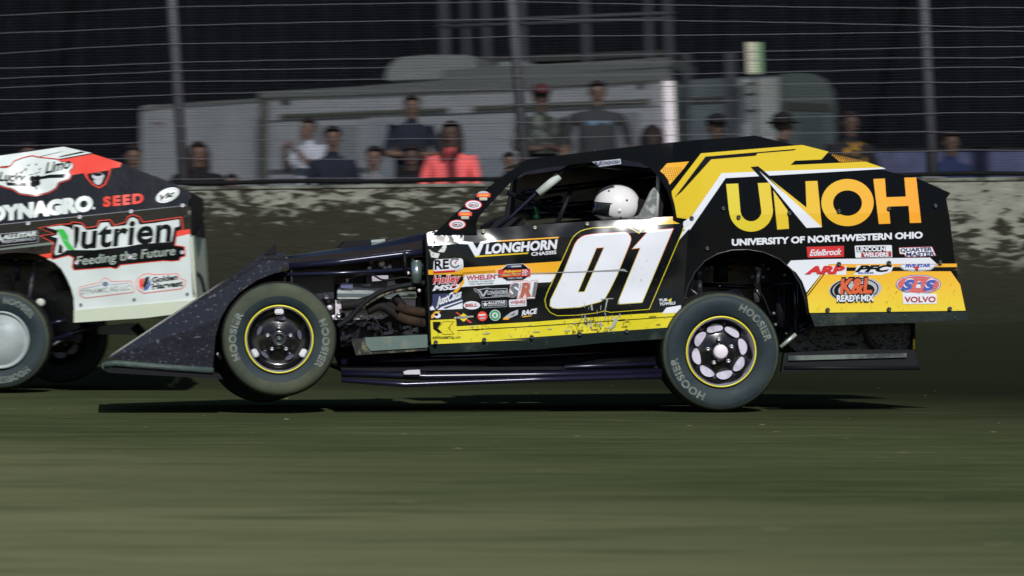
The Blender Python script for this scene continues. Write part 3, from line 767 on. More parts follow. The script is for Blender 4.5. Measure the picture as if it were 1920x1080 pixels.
def wheel(car, pl, px, py, rpx, lat, style, words_=(), rim_off=(0,0), spin=0.0, dusty=False):
    C = pl.pt(px, py, lat); R = rpx/F*C.y; z = Vector((0,0,1)); n, u = pl.n, pl.u
    k = R/.352
    wh = thing('wheel', '', '', (0,0,0)); del wh['label'], wh['category']; wh.parent = car; wh.location = C-ORIGIN[car]; ORIGIN[wh] = C
    bm = bmesh.new()
    prof = [(.205,.05),(.208,.012),(.222,.0),(.262,-.016),(.30,-.018),(.325,-.008),(.340,.012),(.349,.035),(.352,.07),(.352,.25),(.345,.285),(.32,.305),(.26,.315),(.205,.28)]
    sl_ = [1,1,1,2 if dusty else 1,2 if dusty else 1,2,0,0,0,0,0,0,0]
    lathe(bm, C, n, u, [(r*k, d*k) for r, d in prof], 72, mis=sl_)
    for txt, am, sp in words_: arc_text(bm, C, n, u, txt, .262*k, .040*k, am, sp, -.0195*k, 3)
    to_obj('tyre', bm, [tyre_m, side_m, dust_m, letter_m], wh)
    if style == 'cover':
        bm = bmesh.new(); lathe(bm, C, n, u, [(.205*k,.02*k),(.204*k,-.012*k),(.192*k,-.016*k),(.190*k,.002*k),(.175*k,.004*k),(.172*k,-.004*k),(.05*k,-.012*k),(0,-.012*k)], 64)
        to_obj('wheel_cover', bm, mat('brushed_cover', (.38,.43,.43), .45, .2, var=(5, (.27,.32,.30), .4, .7)), wh); return wh
    bm = bmesh.new()
    # beadlock ring (yellow edge), bright lip, dished black centre
    pr_ = [(.208,.03),(.208,-.006),(.201,-.010),(.199,-.006),(.192,-.004),(.190,.004),(.182,.03),(.176,.06),(.150,.075),(.100,.070),(.085,.058),(.060,.055),(.055,.05),(.045,.045),(0,.045)]
    mi_ = [0,1,1,2,2,0,0,0,0,0,0,0,0,0]
    lathe(bm, C, n, u, [(r*k, d*k) for r, d in pr_], 72, mis=mi_)
    to_obj('rim', bm, [hub_m, mat('yellow_ring', (.75,.66,.03), .35), steel] if lat < 1 else [hub_m, blk, blk], wh)
    if style == 'slots':
        for i in range(8):
            bm = bmesh.new(); a = math.radians(spin+45*i)
            er = u*math.cos(a)+z*math.sin(a); et = -u*math.sin(a)+z*math.cos(a)
            fr = [C+n*.052*k+er*((.141+.024*math.sin(q)-.0085*math.cos(q)**2)*k)+et*(.048*math.cos(q)*k) for q in [2*math.pi*t/18 for t in range(18)]]
            prism_bm(bm, fr, n*.02*k)
            to_obj('slot_cover', bm, mat('slot_plate', (.62,.58,.70), .5, .1, var=(9, (.40,.38,.46), .45, .65)), wh)
        bm = bmesh.new(); lathe(bm, C, n, u, [(.052*k,.05*k),(.05*k,.022*k),(.042*k,.018*k),(.040*k,-.002*k),(.034*k,-.006*k),(0,-.006*k)], 32, mis=[0,0,1,1,1])
        to_obj('hub_cap', bm, [hub_m, mat('hub_white', (.80,.72,.80), .4)], wh)
    else:
        for a in (90+spin, 210+spin, 330+spin):
            bm = bmesh.new(); a = math.radians(a); er = u*math.cos(a)+z*math.sin(a); et = -u*math.sin(a)+z*math.cos(a)
            box(bm, C+n*.0+er*.150*k-et*.026*k, er*.034*k, et*.052*k, n*.06*k)
            bmesh.ops.bevel(bm, geom=bm.edges[:], offset=.006, segments=2, affect='EDGES')
            to_obj('balance_block', bm, mat('block_white', (.72,.70,.74), .5, var=(9,(.4,.42,.45),.45,.6)), wh)
        for i in range(5):
            bm = bmesh.new(); a = math.radians(12+spin+72*i); er = u*math.cos(a)+z*math.sin(a); et = -u*math.sin(a)+z*math.cos(a)
            fr = [C+n*.05*k+er*((.128+.012*math.sin(q))*k)+et*(.030*math.cos(q)*k) for q in [2*math.pi*t/16 for t in range(16)]]
            prism_bm(bm, fr, n*.02*k)
            to_obj('slot_cover', bm, mat('slot_dull', (.13,.13,.19), .3, .5), wh)
        bm = bmesh.new(); lathe(bm, C, n, u, [(.045*k,.05*k),(.044*k,.01*k),(.032*k,.0),(.030*k,.02*k),(.012*k,.02*k),(.011*k,.002*k),(0,.002*k)], 32, mis=[0,0,0,0,1,1])
        to_obj('hub_cap', bm, [mat('hub_dark', (.03,.03,.032), .3), mat('hub_teal', (.10,.16,.15), .4, .5)], wh)
    for i in range(5):
        a = math.radians(90+spin*.5+72*i); er = u*math.cos(a)+z*math.sin(a); c0 = C+er*.073*k
        bm = bmesh.new(); lathe(bm, c0, n, u, [(.013*k,.06*k),(.013*k,.032*k),(.009*k,.026*k),(.008*k,.034*k),(0,.034*k)], 6, mis=[0]*4)
        to_obj('lug_nut', bm, steel, wh)
    return wh
def tb(name, pl, pts, r, m, parent, seg=8, sm=False):
    """round bar through (px, py, lat) points, r in metres"""
    p = [pl.pt(*q) for q in pts]
    if sm: p = smooth_path(p, 6)
    bm = bmesh.new(); tube(bm, p, r, seg); return to_obj(name, bm, m, parent)
def pp(name, pl, pts, lat, th, m, parent):
    bm = bmesh.new(); prism_bm(bm, [pl.pt(x, y, lat) for x, y in pts], pl.n*th)
    bmesh.ops.recalc_face_normals(bm, faces=bm.faces[:]); return to_obj(name, bm, m, parent)
def fastener(pl, x, y, lat, parent, r=.013, m=None):
    c = pl.pt(x, y, lat); bm = bmesh.new()
    lathe(bm, c, pl.n, pl.u, [(r,0),(r*.9,-.005),(r*.45,-.007),(r*.4,-.004),(0,-.004)], 14)
    to_obj('fastener', bm, m or mat('fastener_dark', (.06,.065,.065), .35, .6), parent)
# ================================================================== the black and yellow race car
car = thing('race_car', 'black and yellow open wheel dirt race car with big white 01 on its door', 'race car', (0.2, 20.9, 0))
P = CAR
def yfold(px): return 404-(px-1240)*.012
def lat_q(px, py): return max(0.0, yfold(px)-py)/320*.09+max(0, py-520)/320*(-.05 if px > 1500 else 0)
FOLD_Q = [(1240, 404, 1340, 402.8)]
def dtop(px): return 461-(px-800)*.062
def lat_d(px, py): return max(0.0, dtop(px)-py)/320*.235 - .004
FOLD_D = [(800, 461, 900, 454.8)]
# -- side panels
arch = [(1280, 590), (1283, 560), (1290, 536), (1303, 510), (1322, 489), (1345, 476), (1372, 469), (1402, 468), (1432, 473), (1462, 486), (1484, 506), (1500, 532), (1509, 560), (1514, 590)]
side = [(812, 440), (862, 392), (930, 340), (985, 301), (1000, 297), (1100, 285), (1200, 273), (1300, 263), (1415, 255), (1475, 270), (1560, 293), (1652, 318), (1722, 335), (1782, 362), (1774, 373), (1781, 410), (1791, 495), (1800, 545), (1812, 586), (1519, 590)]+arch[::-1][1:]+[(1279, 600), (1276, 470), (1276, 420), (1262, 412),
        (1262, 400), (1258, 378), (1250, 356), (1237, 334), (1219, 315), (1198, 304), (1170, 300), (1130, 302), (1060, 310), (1010, 317), (985, 322), (960, 340), (930, 371), (905, 398), (896, 410), (893, 421), (895, 440)]
panel('body_side', side, P, gb, car, 0, lat_q, FOLD_Q, .004)
roofp = panel('roof_edge', [(985, 300), (1415, 254), (1478, 269), (1590, 298), (1420, 290), (1200, 292), (1000, 304)], P, gb, car, .07, zero, (), .004)
bm = bmesh.new()
fr = [P.pt(985, 301, .09), P.pt(1100, 286, .09), P.pt(1200, 274, .09), P.pt(1300, 264, .09), P.pt(1415, 256, .09), P.pt(1475, 270, .09), P.pt(1415, 266, .09), P.pt(1300, 274, .09), P.pt(1100, 296, .09)]
prism_bm(bm, fr, P.n*1.36)
bmesh.ops.recalc_face_normals(bm, faces=bm.faces[:])
to_obj('roof', bm, gb, car)
door = panel('door', [(800, 437), (900, 430), (1010, 421), (1100, 415), (1215, 410), (1240, 409), (1302, 404), (1290, 440), (1282, 560), (1279, 612), (1040, 630), (808, 647), (806, 560), (803, 470)], P, door_m, car, 0, lat_d, FOLD_D, .003)
panel('tail_flap', [(1519, 588), (1812, 584), (1816, 600), (1660, 606), (1528, 612)], P, skirt, car, -.012, zero, (), .012)
panel('side_skirt', [(804, 647), (960, 635), (1100, 625), (1280, 612), (1300, 611), (1298, 622), (1268, 634), (1130, 643), (1010, 655), (900, 659), (808, 663)], P, skirt, car, -.004, lambda x, y: (y-640)/320*.25, (), .02)
tb('arch_rim', P, [(x, y, -.003) for x, y in arch], .005, mat('edge_dark', (.02,.02,.022), .3), car, 6)
# far side panel, deck, bulkheads: the inside of the car
def far(pts, lat, nm, m, th=.004): return pp(nm, P, pts, lat, th, m, car)
far([(975, 330), (1000, 312), (1410, 270), (1470, 285), (1690, 345), (1740, 372), (1745, 480), (1745, 560), (1000, 590), (820, 590), (812, 445), (1030, 418), (1150, 404), (1150, 406), (1105, 402), (1010, 404)], 1.62, 'far_side', inner)
far([(1250, 320), (1410, 280), (1470, 290), (1660, 345), (1700, 470), (1290, 470)], .9, 'rear_bulkhead', inner, .02)
pp('interior_panel', P, [(958, 342), (985, 328), (1100, 312), (1225, 326), (1255, 380), (1258, 432), (1150, 415), (1120, 411), (1035, 409), (945, 418)], 1.2, .01, inner, car)
bm = bmesh.new()   # bulkhead across the car behind the engine
prism_bm(bm, [P.pt(798, 442, .01), P.pt(806, 442, .01), P.pt(812, 640, .01), P.pt(805, 640, .01)], P.n*1.6); to_obj('firewall', bm, blk, car)
bm = bmesh.new(); prism_bm(bm, [P.pt(640, 690, .1), P.pt(1245, 686, .1), P.pt(1245, 692, .1), P.pt(640, 697, .1)], P.n*1.45); to_obj('floor_pan', bm, blk, car)
bm = bmesh.new(); prism_bm(bm, [P.pt(1290, 440, .3), P.pt(1742, 392, .1), P.pt(1742, 396, .1), P.pt(1290, 446, .3)], P.n*1.3); to_obj('rear_deck', bm, blk, car)
# bars seen through the window
for q in ([(985, 362, 1.1), (1230, 331, 1.1)], [(950, 395, 1.1), (1230, 372, 1.1)], [(1000, 401, 1.0), (1120, 396, 1.0)], [(1010, 380, .9), (1050, 372, 1.1)]):
    tb('cage_bar', P, q, .02, frame_m, car)
tb('cage_bar', P, [(932, 428, .14), (960, 405, .14), (1040, 330, .14), (1066, 313, .14)], .011, frame_m, car)
tb('cage_bar', P, [(1066, 313, .14), (1100, 308, .16), (1235, 322, .2)], .016, frame_m, car)
tb('bar_padding', P, [(1009, 363, .12), (1048, 330, .12)], .024, mat('pad_white', (.50,.54,.50), .6, var=(14,(.3,.33,.3),.5,.7)), car, 12)
pp('dash_post', P, [(961, 336), (970, 330), (964, 405), (946, 410)], .7, .05, blk, car)
pp('dash_panel', P, [(918, 420), (945, 405), (985, 410), (985, 436), (918, 436)], .25, .6, blk, car)
tb('bar_grip', P, [(1003, 383, .5), (1008, 400, .5)], .011, mat('grip_green', (.06,.40,.12), .5), car)
tb('bar_grip', P, [(1003, 403, .45), (1009, 410, .45)], .017, mat('grip_green', (.06,.40,.12), .5), car)
tb('seat_bar', P, [(1235, 322, .12), (1233, 362, .12), (1231, 410, .12)], .012, mat('bar_pale', (.50,.53,.50), .45), car)
pp('headrest', P, rnd([(1198, 404), (1208, 384), (1219, 360), (1226, 351), (1234, 352), (1234, 408), (1176, 410)], 3), .11, .03, mat('headrest_grey', (.16,.17,.17), .5, var=(16,(.42,.46,.44),.45,.6)), car)
pp('headrest', P, rnd([(1198, 404), (1208, 384), (1219, 360), (1226, 351), (1234, 352), (1234, 408), (1176, 410)], 3), .62, .03, blk, car)
bm = bmesh.new(); prism_bm(bm, [P.pt(*q, .12) for q in ((1190, 430), (1240, 360), (1246, 365), (1230, 520), (1110, 530), (1108, 515), (1200, 505))], P.n*.44); to_obj('seat', bm, blk, car)
# -- nose: side plate, shovel, lip, fin
nose_m = mat('nose_black', (.005, .007, .018), .2, bump=(4, .2, .03), spec=.5, var=(44, (.12, .125, .14), .585, .72, (.8, 1, 1.1)))
nb = [(203, 672), (470, 496), (487, 480), (491, 477), (506, 473), (534, 474), (541, 486), (541, 496), (520, 510), (478, 527), (452, 545), (431, 568), (414, 596), (404, 630), (399, 690), (300, 681)]
panel('nose_side', nb, P, nose_m, car, 0, lambda x, y: (.06*max(0, (600-y))/120)*.4 if x > 420 else 0, (), .006)
panel('nose_fin', [(494, 477), (517, 455), (519, 476)], P, blk, car, .01, zero, (), .006)
bm = bmesh.new(); prism_bm(bm, [P.pt(*q, .012) for q in ((203, 672), (470, 497), (490, 480), (540, 480), (540, 486), (492, 486), (474, 503), (214, 674))], P.n*1.56); to_obj('nose_top', bm, nose_m, car)
tb('nose_lip', P, [(196, 684, .0), (215, 681, -.01), (300, 688, -.01), (400, 695, -.01)], .018, mat('lip_grey', (.06,.085,.08), .45, bump=(20,.5,.02), var=(9,(.14,.16,.13),.5,.7)), car, 10)
tb('nose_lip', P, [(197, 686, .02), (197, 686, 1.55)], .02, mat('lip_grey', (.06,.085,.08), .45), car, 10)
pp('nose_skid', P, [(190, 692), (214, 689), (412, 701), (418, 711), (330, 706), (205, 699)], -.005, 1.5, blk, car)
# -- hood
hood_m = mat('hood_navy_black', (.005, .005, .012), .12, bump=(3, .12, .03), spec=.4)
bm = bmesh.new()
prof = [((541, 485), (700, 467), (800, 449), .16), ((541, 480), (700, 459), (800, 438), .24), ((541, 479), (700, 456), (800, 434), .5), ((541, 480), (700, 457), (800, 434), 1.2), ((541, 486), (700, 467), (800, 446), 1.44)]
rows_ = [[P.pt(x, y, la) for x, y in smooth] for *smooth, la in prof]
low = [P.pt(541, 497, .16), P.pt(700, 487, .16), P.pt(800, 480, .16)]
g = [[bm.verts.new(p) for p in r] for r in [low]+rows_]
for a, b in zip(g, g[1:]):
    for i in range(2): bm.faces.new((a[i], a[i+1], b[i+1], b[i]))
bmesh.ops.subdivide_edges(bm, edges=bm.edges[:], cuts=3, use_grid_fill=True, smooth=.0)
to_obj('hood', bm, hood_m, car)
pp('hood_scoop', P, [(632, 468), (648, 452), (695, 449), (695, 462)], .6, .4, blk, car)
pp('hood_scoop', P, [(696, 450), (722, 448), (722, 453), (696, 455)], .6, .4, mat('scoop_pale', (.35,.4,.4), .5), car)
# -- frame rails and engine bay
tb('frame_rail', P, [(541, 500, .14), (640, 491, .14), (760, 476, .14), (800, 472, .14)], .020, mat('rail_blue', (.016,.016,.038), .18, .3), car)
tb('frame_rail', P, [(500, 516, .12), (640, 512, .12), (806, 503, .12)], .012, mat('rail_blue', (.016,.016,.038), .18, .3), car)
tb('frame_rail', P, [(758, 474, .1), (761, 515, .1)], .011, blk, car)
tb('frame_rail', P, [(803, 470, .05), (806, 640, .05)], .016, blk, car)
tb('frame_rail', P, [(600, 560, .9), (640, 620, .7), (800, 660, .5)], .022, frame_m, car)
tb('frame_rail', P, [(640, 700, .05), (800, 706, .05), (1000, 703, .05), (1245, 697, .05)], .022, frame_m, car)
tb('frame_rail', P, [(640, 680, .25), (900, 672, .25), (1250, 655, .25)], .022, frame_m, car)
tb('frame_rail', P, [(640, 712, .02), (760, 721, .02), (1000, 712, .02), (1240, 705, .02)], .016, mat('rail_blue', (.016,.016,.038), .18, .3), car)
tb('frame_rail', P, [(880, 676, .3), (985, 688, .3), (1040, 682, .3), (1200, 655, .3)], .018, blk, car)
tb('frame_rail', P, [(1050, 703, .06), (1060, 688, .06), (1230, 682, .06)], .014, frame_m, car)
tb('drive_shaft', P, [(1068, 684, .55), (1260, 672, .55)], .022, mat('shaft_pale', (.45,.42,.48), .4, .4), car)
pp('floor_plate', P, [(800, 688), (1052, 688), (1052, 703), (800, 707)], .5, .02, blk, car)
pp('skid_tab', P, [(756, 697), (764, 694), (787, 693), (788, 702), (758, 702)], .0, .02, alu, car)
# engine
pp('engine_block', P, [(630, 560), (790, 555), (795, 640), (640, 650)], 0.380, .5, mat('block_dark', (.02,.02,.03), .4, .3, var=(12,(.10,.10,.13),.55,.7)), car)
pp('cylinder_head', P, tr(10, [(480, 500), (1290, 480), (1290, 610), (1030, 640), (960, 690), (480, 700)]), 0.260, .2, mat('head_alloy', (.66,.58,.64), .42, .2, bump=(30,.4,.01), var=(10,(.22,.2,.22),.60,.75)), car)
bm = bmesh.new(); prism_bm(bm, [P.pt(x, y, 0.220) for x, y in rnd(tr(10, [(500, 395), (1300, 415), (1300, 480), (500, 490)]), 3)], P.n*.16); to_obj('valve_cover', bm, mat('cover_silver', (.50,.56,.58), .28, .7, bump=(12,.2,.02)), car)
pp('valve_cover_band', P, tr(10, [(500, 432), (1290, 440), (1290, 470), (500, 462)]), 0.212, .006, mat('band_dark', (.10,.13,.14), .4, .3), car)
for x in (515, 555, 600, 748, 840, 935):
    c = P.pt(*tr(10, [(x, 655)])[0], .25); bm = bmesh.new()
    lathe(bm, c, P.n, P.u, [(.017,.02),(.017,-.005),(.010,-.010),(.006,.0),(0,.0)], 10); to_obj('exhaust_port', bm, steel if x != 555 else blk, car)
def t10(l, la): return [(x, y, la) for x, y in tr(10, l)]
hdr = mat('header_dark', (.016, .014, .013), .7); rust = mat('header_rust', (.045, .028, .017), .75, var=(18, (.016,.013,.011), .45, .65))
tb('header_pipe', P, t10([(540, 560), (700, 540), (850, 500), (960, 520), (1090, 600), (1130, 640)], 0.187), .030, hdr, car, 12, True)
tb('header_pipe', P, t10([(800, 610), (920, 560), (1010, 590), (1120, 670)], 0.165), .028, hdr, car, 12, True)
tb('header_pipe', P, t10([(1080, 460), (1130, 530), (1180, 590)], 0.165), .026, hdr, car, 12, True)
tb('exhaust_tube', P, t10([(1110, 560), (1200, 600), (1440, 640)], 0.132), .029, rust, car, 12, True)
tb('exhaust_tube', P, t10([(1110, 660), (1200, 700), (1440, 750)], 0.132), .030, rust, car, 12, True)
tb('hose', P, t10([(500, 770), (620, 690), (740, 560), (900, 440), (1100, 370), (1400, 325)], 0.099), .017, mat('hose_black', (.010,.011,.012), .6), car, 10, True)
tb('hose_wrap', P, t10([(730, 590), (900, 475), (1100, 405), (1290, 375)], .100), .011, mat('wrap_tan', (.20,.18,.12), .8, var=(30,(.02,.02,.02),.45,.55)), car, 8, True)
tb('oil_tank', P, t10([(1300, 115), (1300, 330)], 0.088), .032, mat('tank_grey', (.30,.38,.37), .25, .75), car, 16)
tb('oil_tank', P, t10([(1300, 98), (1300, 118)], 0.088), .026, mat('tank_cap', (.25,.30,.29), .3, .7), car, 14)
pp('carburetor', P, tr(10, [(850, 250), (1015, 250), (1015, 300), (850, 310)]), 0.260, .15, mat('carb_pale', (.6,.55,.65), .35, .6), car)
pp('intake', P, tr(10, [(800, 245), (1080, 245), (1080, 330), (1290, 350), (1290, 420), (500, 400), (520, 340), (790, 330)]), 0.320, .3, mat('block_dark', (.02,.02,.03), .4, .3), car)
pp('coil_box', P, tr(10, [(535, 330), (655, 335), (655, 385), (535, 380)]), 0.200, .06, mat('coil_blue', (.14,.14,.28), .3, .3), car)
tb('coil_lead', P, t10([(600, 330), (598, 285)], 0.200), .008, steel, car)
pp('radiator', P, [(548, 505), (625, 505), (628, 640), (548, 640)], .35, .9, mat('rad_dark', (.012,.012,.022), .4, var=(7,(.05,.05,.08),.6,.8)), car)
for k, (x, y) in enumerate(((612, 556), (616, 567), (618, 577), (622, 587), (625, 595))):
    c = P.pt(x, y, .3); bm = bmesh.new(); lathe(bm, c, P.n, P.u, [(.018,.03),(.018,.0),(.008,-.004),(0,-.004)], 10); to_obj('pulley', bm, alu if k % 2 == 0 else blk, car)
pp('upper_clutter', P, [(700, 488), (760, 482), (800, 478), (800, 500), (700, 508)], .5, .4, mat('clutter', (.02,.02,.03), .35, .4, var=(20,(.25,.25,.30),.62,.66)), car)
for x, y, s in ((716, 494, .02), (731, 500, .014), (722, 502, .012), (775, 486, .012), (693, 503, .013), (765, 512, .012), (793, 500, .02), (796, 512, .012), (786, 545, .012), (706, 612, .01), (755, 600, .009), (735, 618, .009), (690, 600, .01), (768, 608, .008)):
    c = P.pt(x, y, .25); bm = bmesh.new(); lathe(bm, c, P.n, P.u, [(s,.03),(s,.0),(s*.5,-.006),(0,-.002)], 8); to_obj('fitting', bm, alu, car)
pp('side_rail', P, tr(10, [(780, 880), (1410, 850), (1415, 980), (840, 1015), (790, 960)]), .02, .06, mat('rail_sage', (.12, .165, .15), .55, bump=(8,.3,.02), var=(10,(.20,.22,.17),.55,.75)), car)
pp('side_rail_foot', P, tr(10, [(640, 900), (790, 885), (850, 1020), (1410, 985), (1410, 1010), (690, 1060)]), .03, .05, mat('muddy', (.03,.03,.03), .8, var=(22,(.17,.16,.10),.48,.62)), car)
pp('bay_panel', P, [(600, 600), (806, 640), (1240, 620), (1245, 690), (640, 700)], .75, .01, blk, car)
pp('bay_panel', P, [(545, 500), (806, 480), (806, 640), (545, 640)], 1.15, .01, inner, car)
random.seed(11)
for i in range(34):    # brackets, clamps and hose ends that fill the bay
    x, y, la = random.uniform(630, 798), random.uniform(600, 640), random.uniform(.12, .3)
    c = P.pt(x, y, la); s_ = random.uniform(.012, .035); bm = bmesh.new()
    bmesh.ops.create_cube(bm, size=1, matrix=Matrix.Translation(c) @ Matrix.Rotation(random.uniform(0, 3), 4, 'Y') @ Matrix.Diagonal((s_*2.2, s_, s_*.8, 1)))
    bmesh.ops.bevel(bm, geom=bm.edges[:], offset=s_*.12, segments=1, affect='EDGES')
    to_obj('bracket', bm, random.choice((blk, frame_m, blk, mat('block_dark', ()), mat('hdr_x', (.02,.02,.03), .3, .5))), car)
for q_ in ([(640, 620, .2), (690, 605, .2), (740, 622, .2), (796, 606, .2)], [(650, 640, .24), (700, 598, .22), (720, 640, .2)], [(700, 515, .12), (720, 525, .1), (760, 520, .1), (790, 528, .1)], [(640, 540, .3), (660, 520, .25), (700, 512, .2)]):
    tb('wiring', P, q_, .006, hdr, car, 6, True)
tb('steering_shaft', P, [(640, 610, .3), (800, 575, .3)], .010, steel, car)
# front suspension behind the wheel
tb('control_arm', P, [(524, 640, .3), (600, 660, .8)], .018, frame_m, car)
tb('control_arm', P, [(470, 640, .35), (600, 690, .8)], .018, frame_m, car)
pp('brake_disc', P, ell(524, 636, 46, 46), .24, .03, mat('disc_dark', (.05,.05,.055), .4, .6), car)
pp('inner_fender', P, [(410, 600), (440, 555), (490, 520), (545, 505), (548, 640), (420, 705)], .32, .01, blk, car)
tb('spindle_bolt', P, [(409, 662, .30), (414, 672, .32)], .012, alu, car)
# -- rear suspension in the wheel well
pp('well_panel', P, [(1276, 470), (1520, 470), (1540, 640), (1276, 640)], .8, .01, inner, car)
def t11(l, la): return [(x, y, la) for x, y in tr(11, l)]
tb('shock', P, t11([(180, 270), (190, 420)], .35), .018, mat('shock_pale', (.5,.5,.56), .3, .5), car, 12)
tb('shock', P, t11([(180, 180), (180, 290)], .35), .026, mat('shock_grey', (.10,.10,.14), .35, .5), car, 12)
tb('coil_spring', P, t11([(675, 330), (668, 480)], .3), .022, mat('spring_grey', (.12,.12,.12), .4, .4), car, 12)
tb('shock', P, t11([(690, 190), (675, 330)], .3), .012, mat('shock_pale', (.5,.5,.56), .3, .5), car, 10)
tb('frame_rail', P, t11([(990, 240), (1000, 740)], .2), .017, frame_m, car)
tb('frame_rail', P, t11([(1000, 745), (1130, 670)], .2), .015, frame_m, car)
tb('frame_rail', P, t11([(860, 330), (870, 690)], .3), .03, blk, car)
tb('trailing_arm', P, t11([(1000, 750), (870, 860)], .1), .012, mat('arm_pale', (.45,.5,.45), .4, .4), car)
tb('frame_rail', P, t11([(200, 125), (900, 120)], .5), .03, blk, car)
tb('frame_rail', P, t11([(200, 330), (560, 350), (960, 320)], .5), .012, frame_m, car)
tb('brake_line', P, t11([(520, 140), (600, 260), (720, 430), (790, 600)], .25), .006, blk, car, 6, True)
tb('shifter_rod', P, t11([(70, 335), (200, 440)], .2), .007, steel, car)
tb('shifter_rod', P, t11([(50, 410), (110, 490)], .2), .006, steel, car)
tb('copper_line', P, t11([(430, 205), (500, 200), (600, 190)], .6), .007, mat('copper', (.30,.14,.09), .4, .5), car)
tb('fuel_can', P, t11([(370, 150), (365, 310)], .45), .045, blk, car, 14)
pp('axle_housing', P, tr(11, [(270, 395), (400, 385), (490, 365), (610, 430), (600, 480), (280, 480)]), .45, .3, mat('axle_speckle', (.03,.03,.06), .4, .4, var=(30,(.40,.38,.48),.57,.63)), car)
for x, y in ((670, 195), (725, 165), (685, 228), (635, 265), (725, 268), (905, 252), (250, 200), (290, 190), (120, 345), (80, 425), (358, 342), (815, 575), (830, 670), (920, 745), (250, 25), (770, 200)):
    c = P.pt(*tr(11, [(x, y)])[0], .28); s = random.choice((.006, .008, .010)); bm = bmesh.new(); lathe(bm, c, P.n, P.u, [(s,.02),(s,.0),(0,-.004)], 8); to_obj('fitting', bm, steel, car)
tb('rear_axle', P, [(1352, 665, .2), (1340, 660, 1.4)], .045, blk, car, 12)
# -- behind the rear wheel: fuel cell, bumper, deflector
fc = mat('fuel_cell_black', (.010,.011,.013), .3, bump=(14,.8,.03), var=(26,(.10,.14,.12),.66,.72))  # greenish specks: mud spatter, and glints painted into the black
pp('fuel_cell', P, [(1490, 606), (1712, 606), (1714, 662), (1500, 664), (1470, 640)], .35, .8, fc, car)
pp('rear_plate', P, [(1712, 606), (1716, 606), (1717, 664), (1713, 664)], .3, .9, blk, car)
pp('rear_mark', P, [(1712, 636), (1716, 636), (1716, 655), (1712, 655)], .29, .01, yel, car)
pp('bumper', P, [(1470, 662), (1590, 655), (1716, 656), (1722, 690), (1600, 694), (1465, 697)], .18, .05, mat('bumper_black', (.011,.012,.014), .5), car)
pp('bumper_strip', P, [(1478, 667), (1700, 662), (1700, 670), (1478, 676)], .165, .012, mat('strip_pale', (.20,.24,.21), .35, .4, var=(2,(.05,.06,.06),.45,.6)), car)
tb('exhaust_tube', P, [(1620, 612, .3), (1632, 640, .3), (1652, 660, .3)], .016, mat('pipe_brown', (.05,.04,.035), .6), car, 8, True)
tb('deflector', P, [(1470, 690, .1), (1560, 690, .1), (1724, 690, .1)], .012, blk, car)
# -- wheels
wheel(car, P, 1352, 659.5, 113.5, -.03, 'slots', (('HOOSIER', 40, 55), ('HOOSIER', 218, 62)), spin=12)
wheel(car, P, 523.5, 636, 109, -.02, 'blocks', (('HOOSIER', 176, 62), ('HOOSIER', -6, 62)), spin=0, dusty=True)
wheel(car, P, 494, 651, 104, 1.42, 'blocks', dusty=False)
wheel(car, P, 1335, 655, 103, 1.38, 'slots')
# ------------------------------------------------------------------ livery
gx = lambda px: P.pt(px, 400).x
unoh = mat_grad('unoh_gradient', (.70, .58, .028), (.90, .36, .015), gx(1370), gx(1725))
numo = mat_grad('number_edge', (.72, .62, .03), (.80, .12, .05), P.pt(1100, 520).z, P.pt(1100, 445).z, 2)
q = Print(P, 0, lat_q, FOLD_Q)
C7 = lambda l: tr(7, l)
C8 = lambda l: tr(8, l)
q.poly(C7([(122, 368), (292, 147), (880, 98), (1033, 137), (992, 183), (838, 190), (812, 215), (1248, 195), (1352, 231), (700, 250), (412, 262), (225, 530), (152, 520), (140, 450), (124, 390)]), yel, 1)
q.poly(C7([(412, 262), (700, 250), (1348, 229), (1365, 237), (700, 276), (435, 291), (205, 625), (180, 650), (190, 545), (240, 510)]), white_p, 1.6)
q.poly(C7([(140, 402), (318, 166), (845, 121), (832, 129), (622, 146), (610, 160), (352, 181), (180, 370)]), black_p, 2)
q.poly(C7([(55, 250), (95, 205), (222, 194), (195, 232), (110, 330), (100, 300), (80, 272)]), ora, 1.4)
for r in range(9):   # dot screen at the edge of the orange patch and the tail
    for c_ in range(9):
        x, y = 70+c_*13+r*3, 232+r*11
        if x < 215-r*14 and x > 60+r*4: q.poly(C7(ell(x, y, 3.0, 2.6, n=6)), black_p, 2)
for r in range(6):
    for c_ in range(16):
        x, y = 1045+c_*12+r*10, 150+c_*2.6+r*8
        if y < 196 and y > 150+(x-1045)*.20: q.poly(C7(ell(x, y, 2.6+r*.35, 2.2+r*.3, n=6)), ora, 2)
q.poly(C7([(582, 226), (625, 222), (700, 285), (640, 290)]), black_p, 2.4)
# UNOH
q.poly(C7([(438, 325), (508, 322), (521, 478)]+ell(583, 476, 62, 66, 180, 0, 14)[1:-1]+[(641, 470), (622, 320), (693, 317), (710, 480)]+ell(583, 478, 127, 124, 0, 180, 20)+[(455, 488)]), unoh, 2)
q.poly(C7([(712, 362), (795, 478), (803, 585), (735, 590)]), unoh, 2)
q.poly(C7([(690, 292), (905, 462), (899, 309), (968, 307), (995, 577), (940, 540)]), unoh, 2)
q.poly(C7([(632, 250), (905, 580), (995, 576), (858, 450)]), white_p, 3)
q.poly(C7(ell(1143, 433, 152, 137, n=48)), unoh, 2, [C7(ell(1143, 436, 84, 74, n=36))])
q.poly(C7([(1293, 296), (1360, 293), (1368, 402), (1482, 398), (1473, 288), (1542, 287), (1571, 550), (1505, 552), (1498, 452), (1383, 456), (1392, 555), (1325, 558)]), unoh, 2)
q.text('UNIVERSITY OF NORTHWESTERN OHIO', C7([(474, 682)])[0], C7([(1577, 638)])[0], 11.2, white_p, 2, bold=.045)
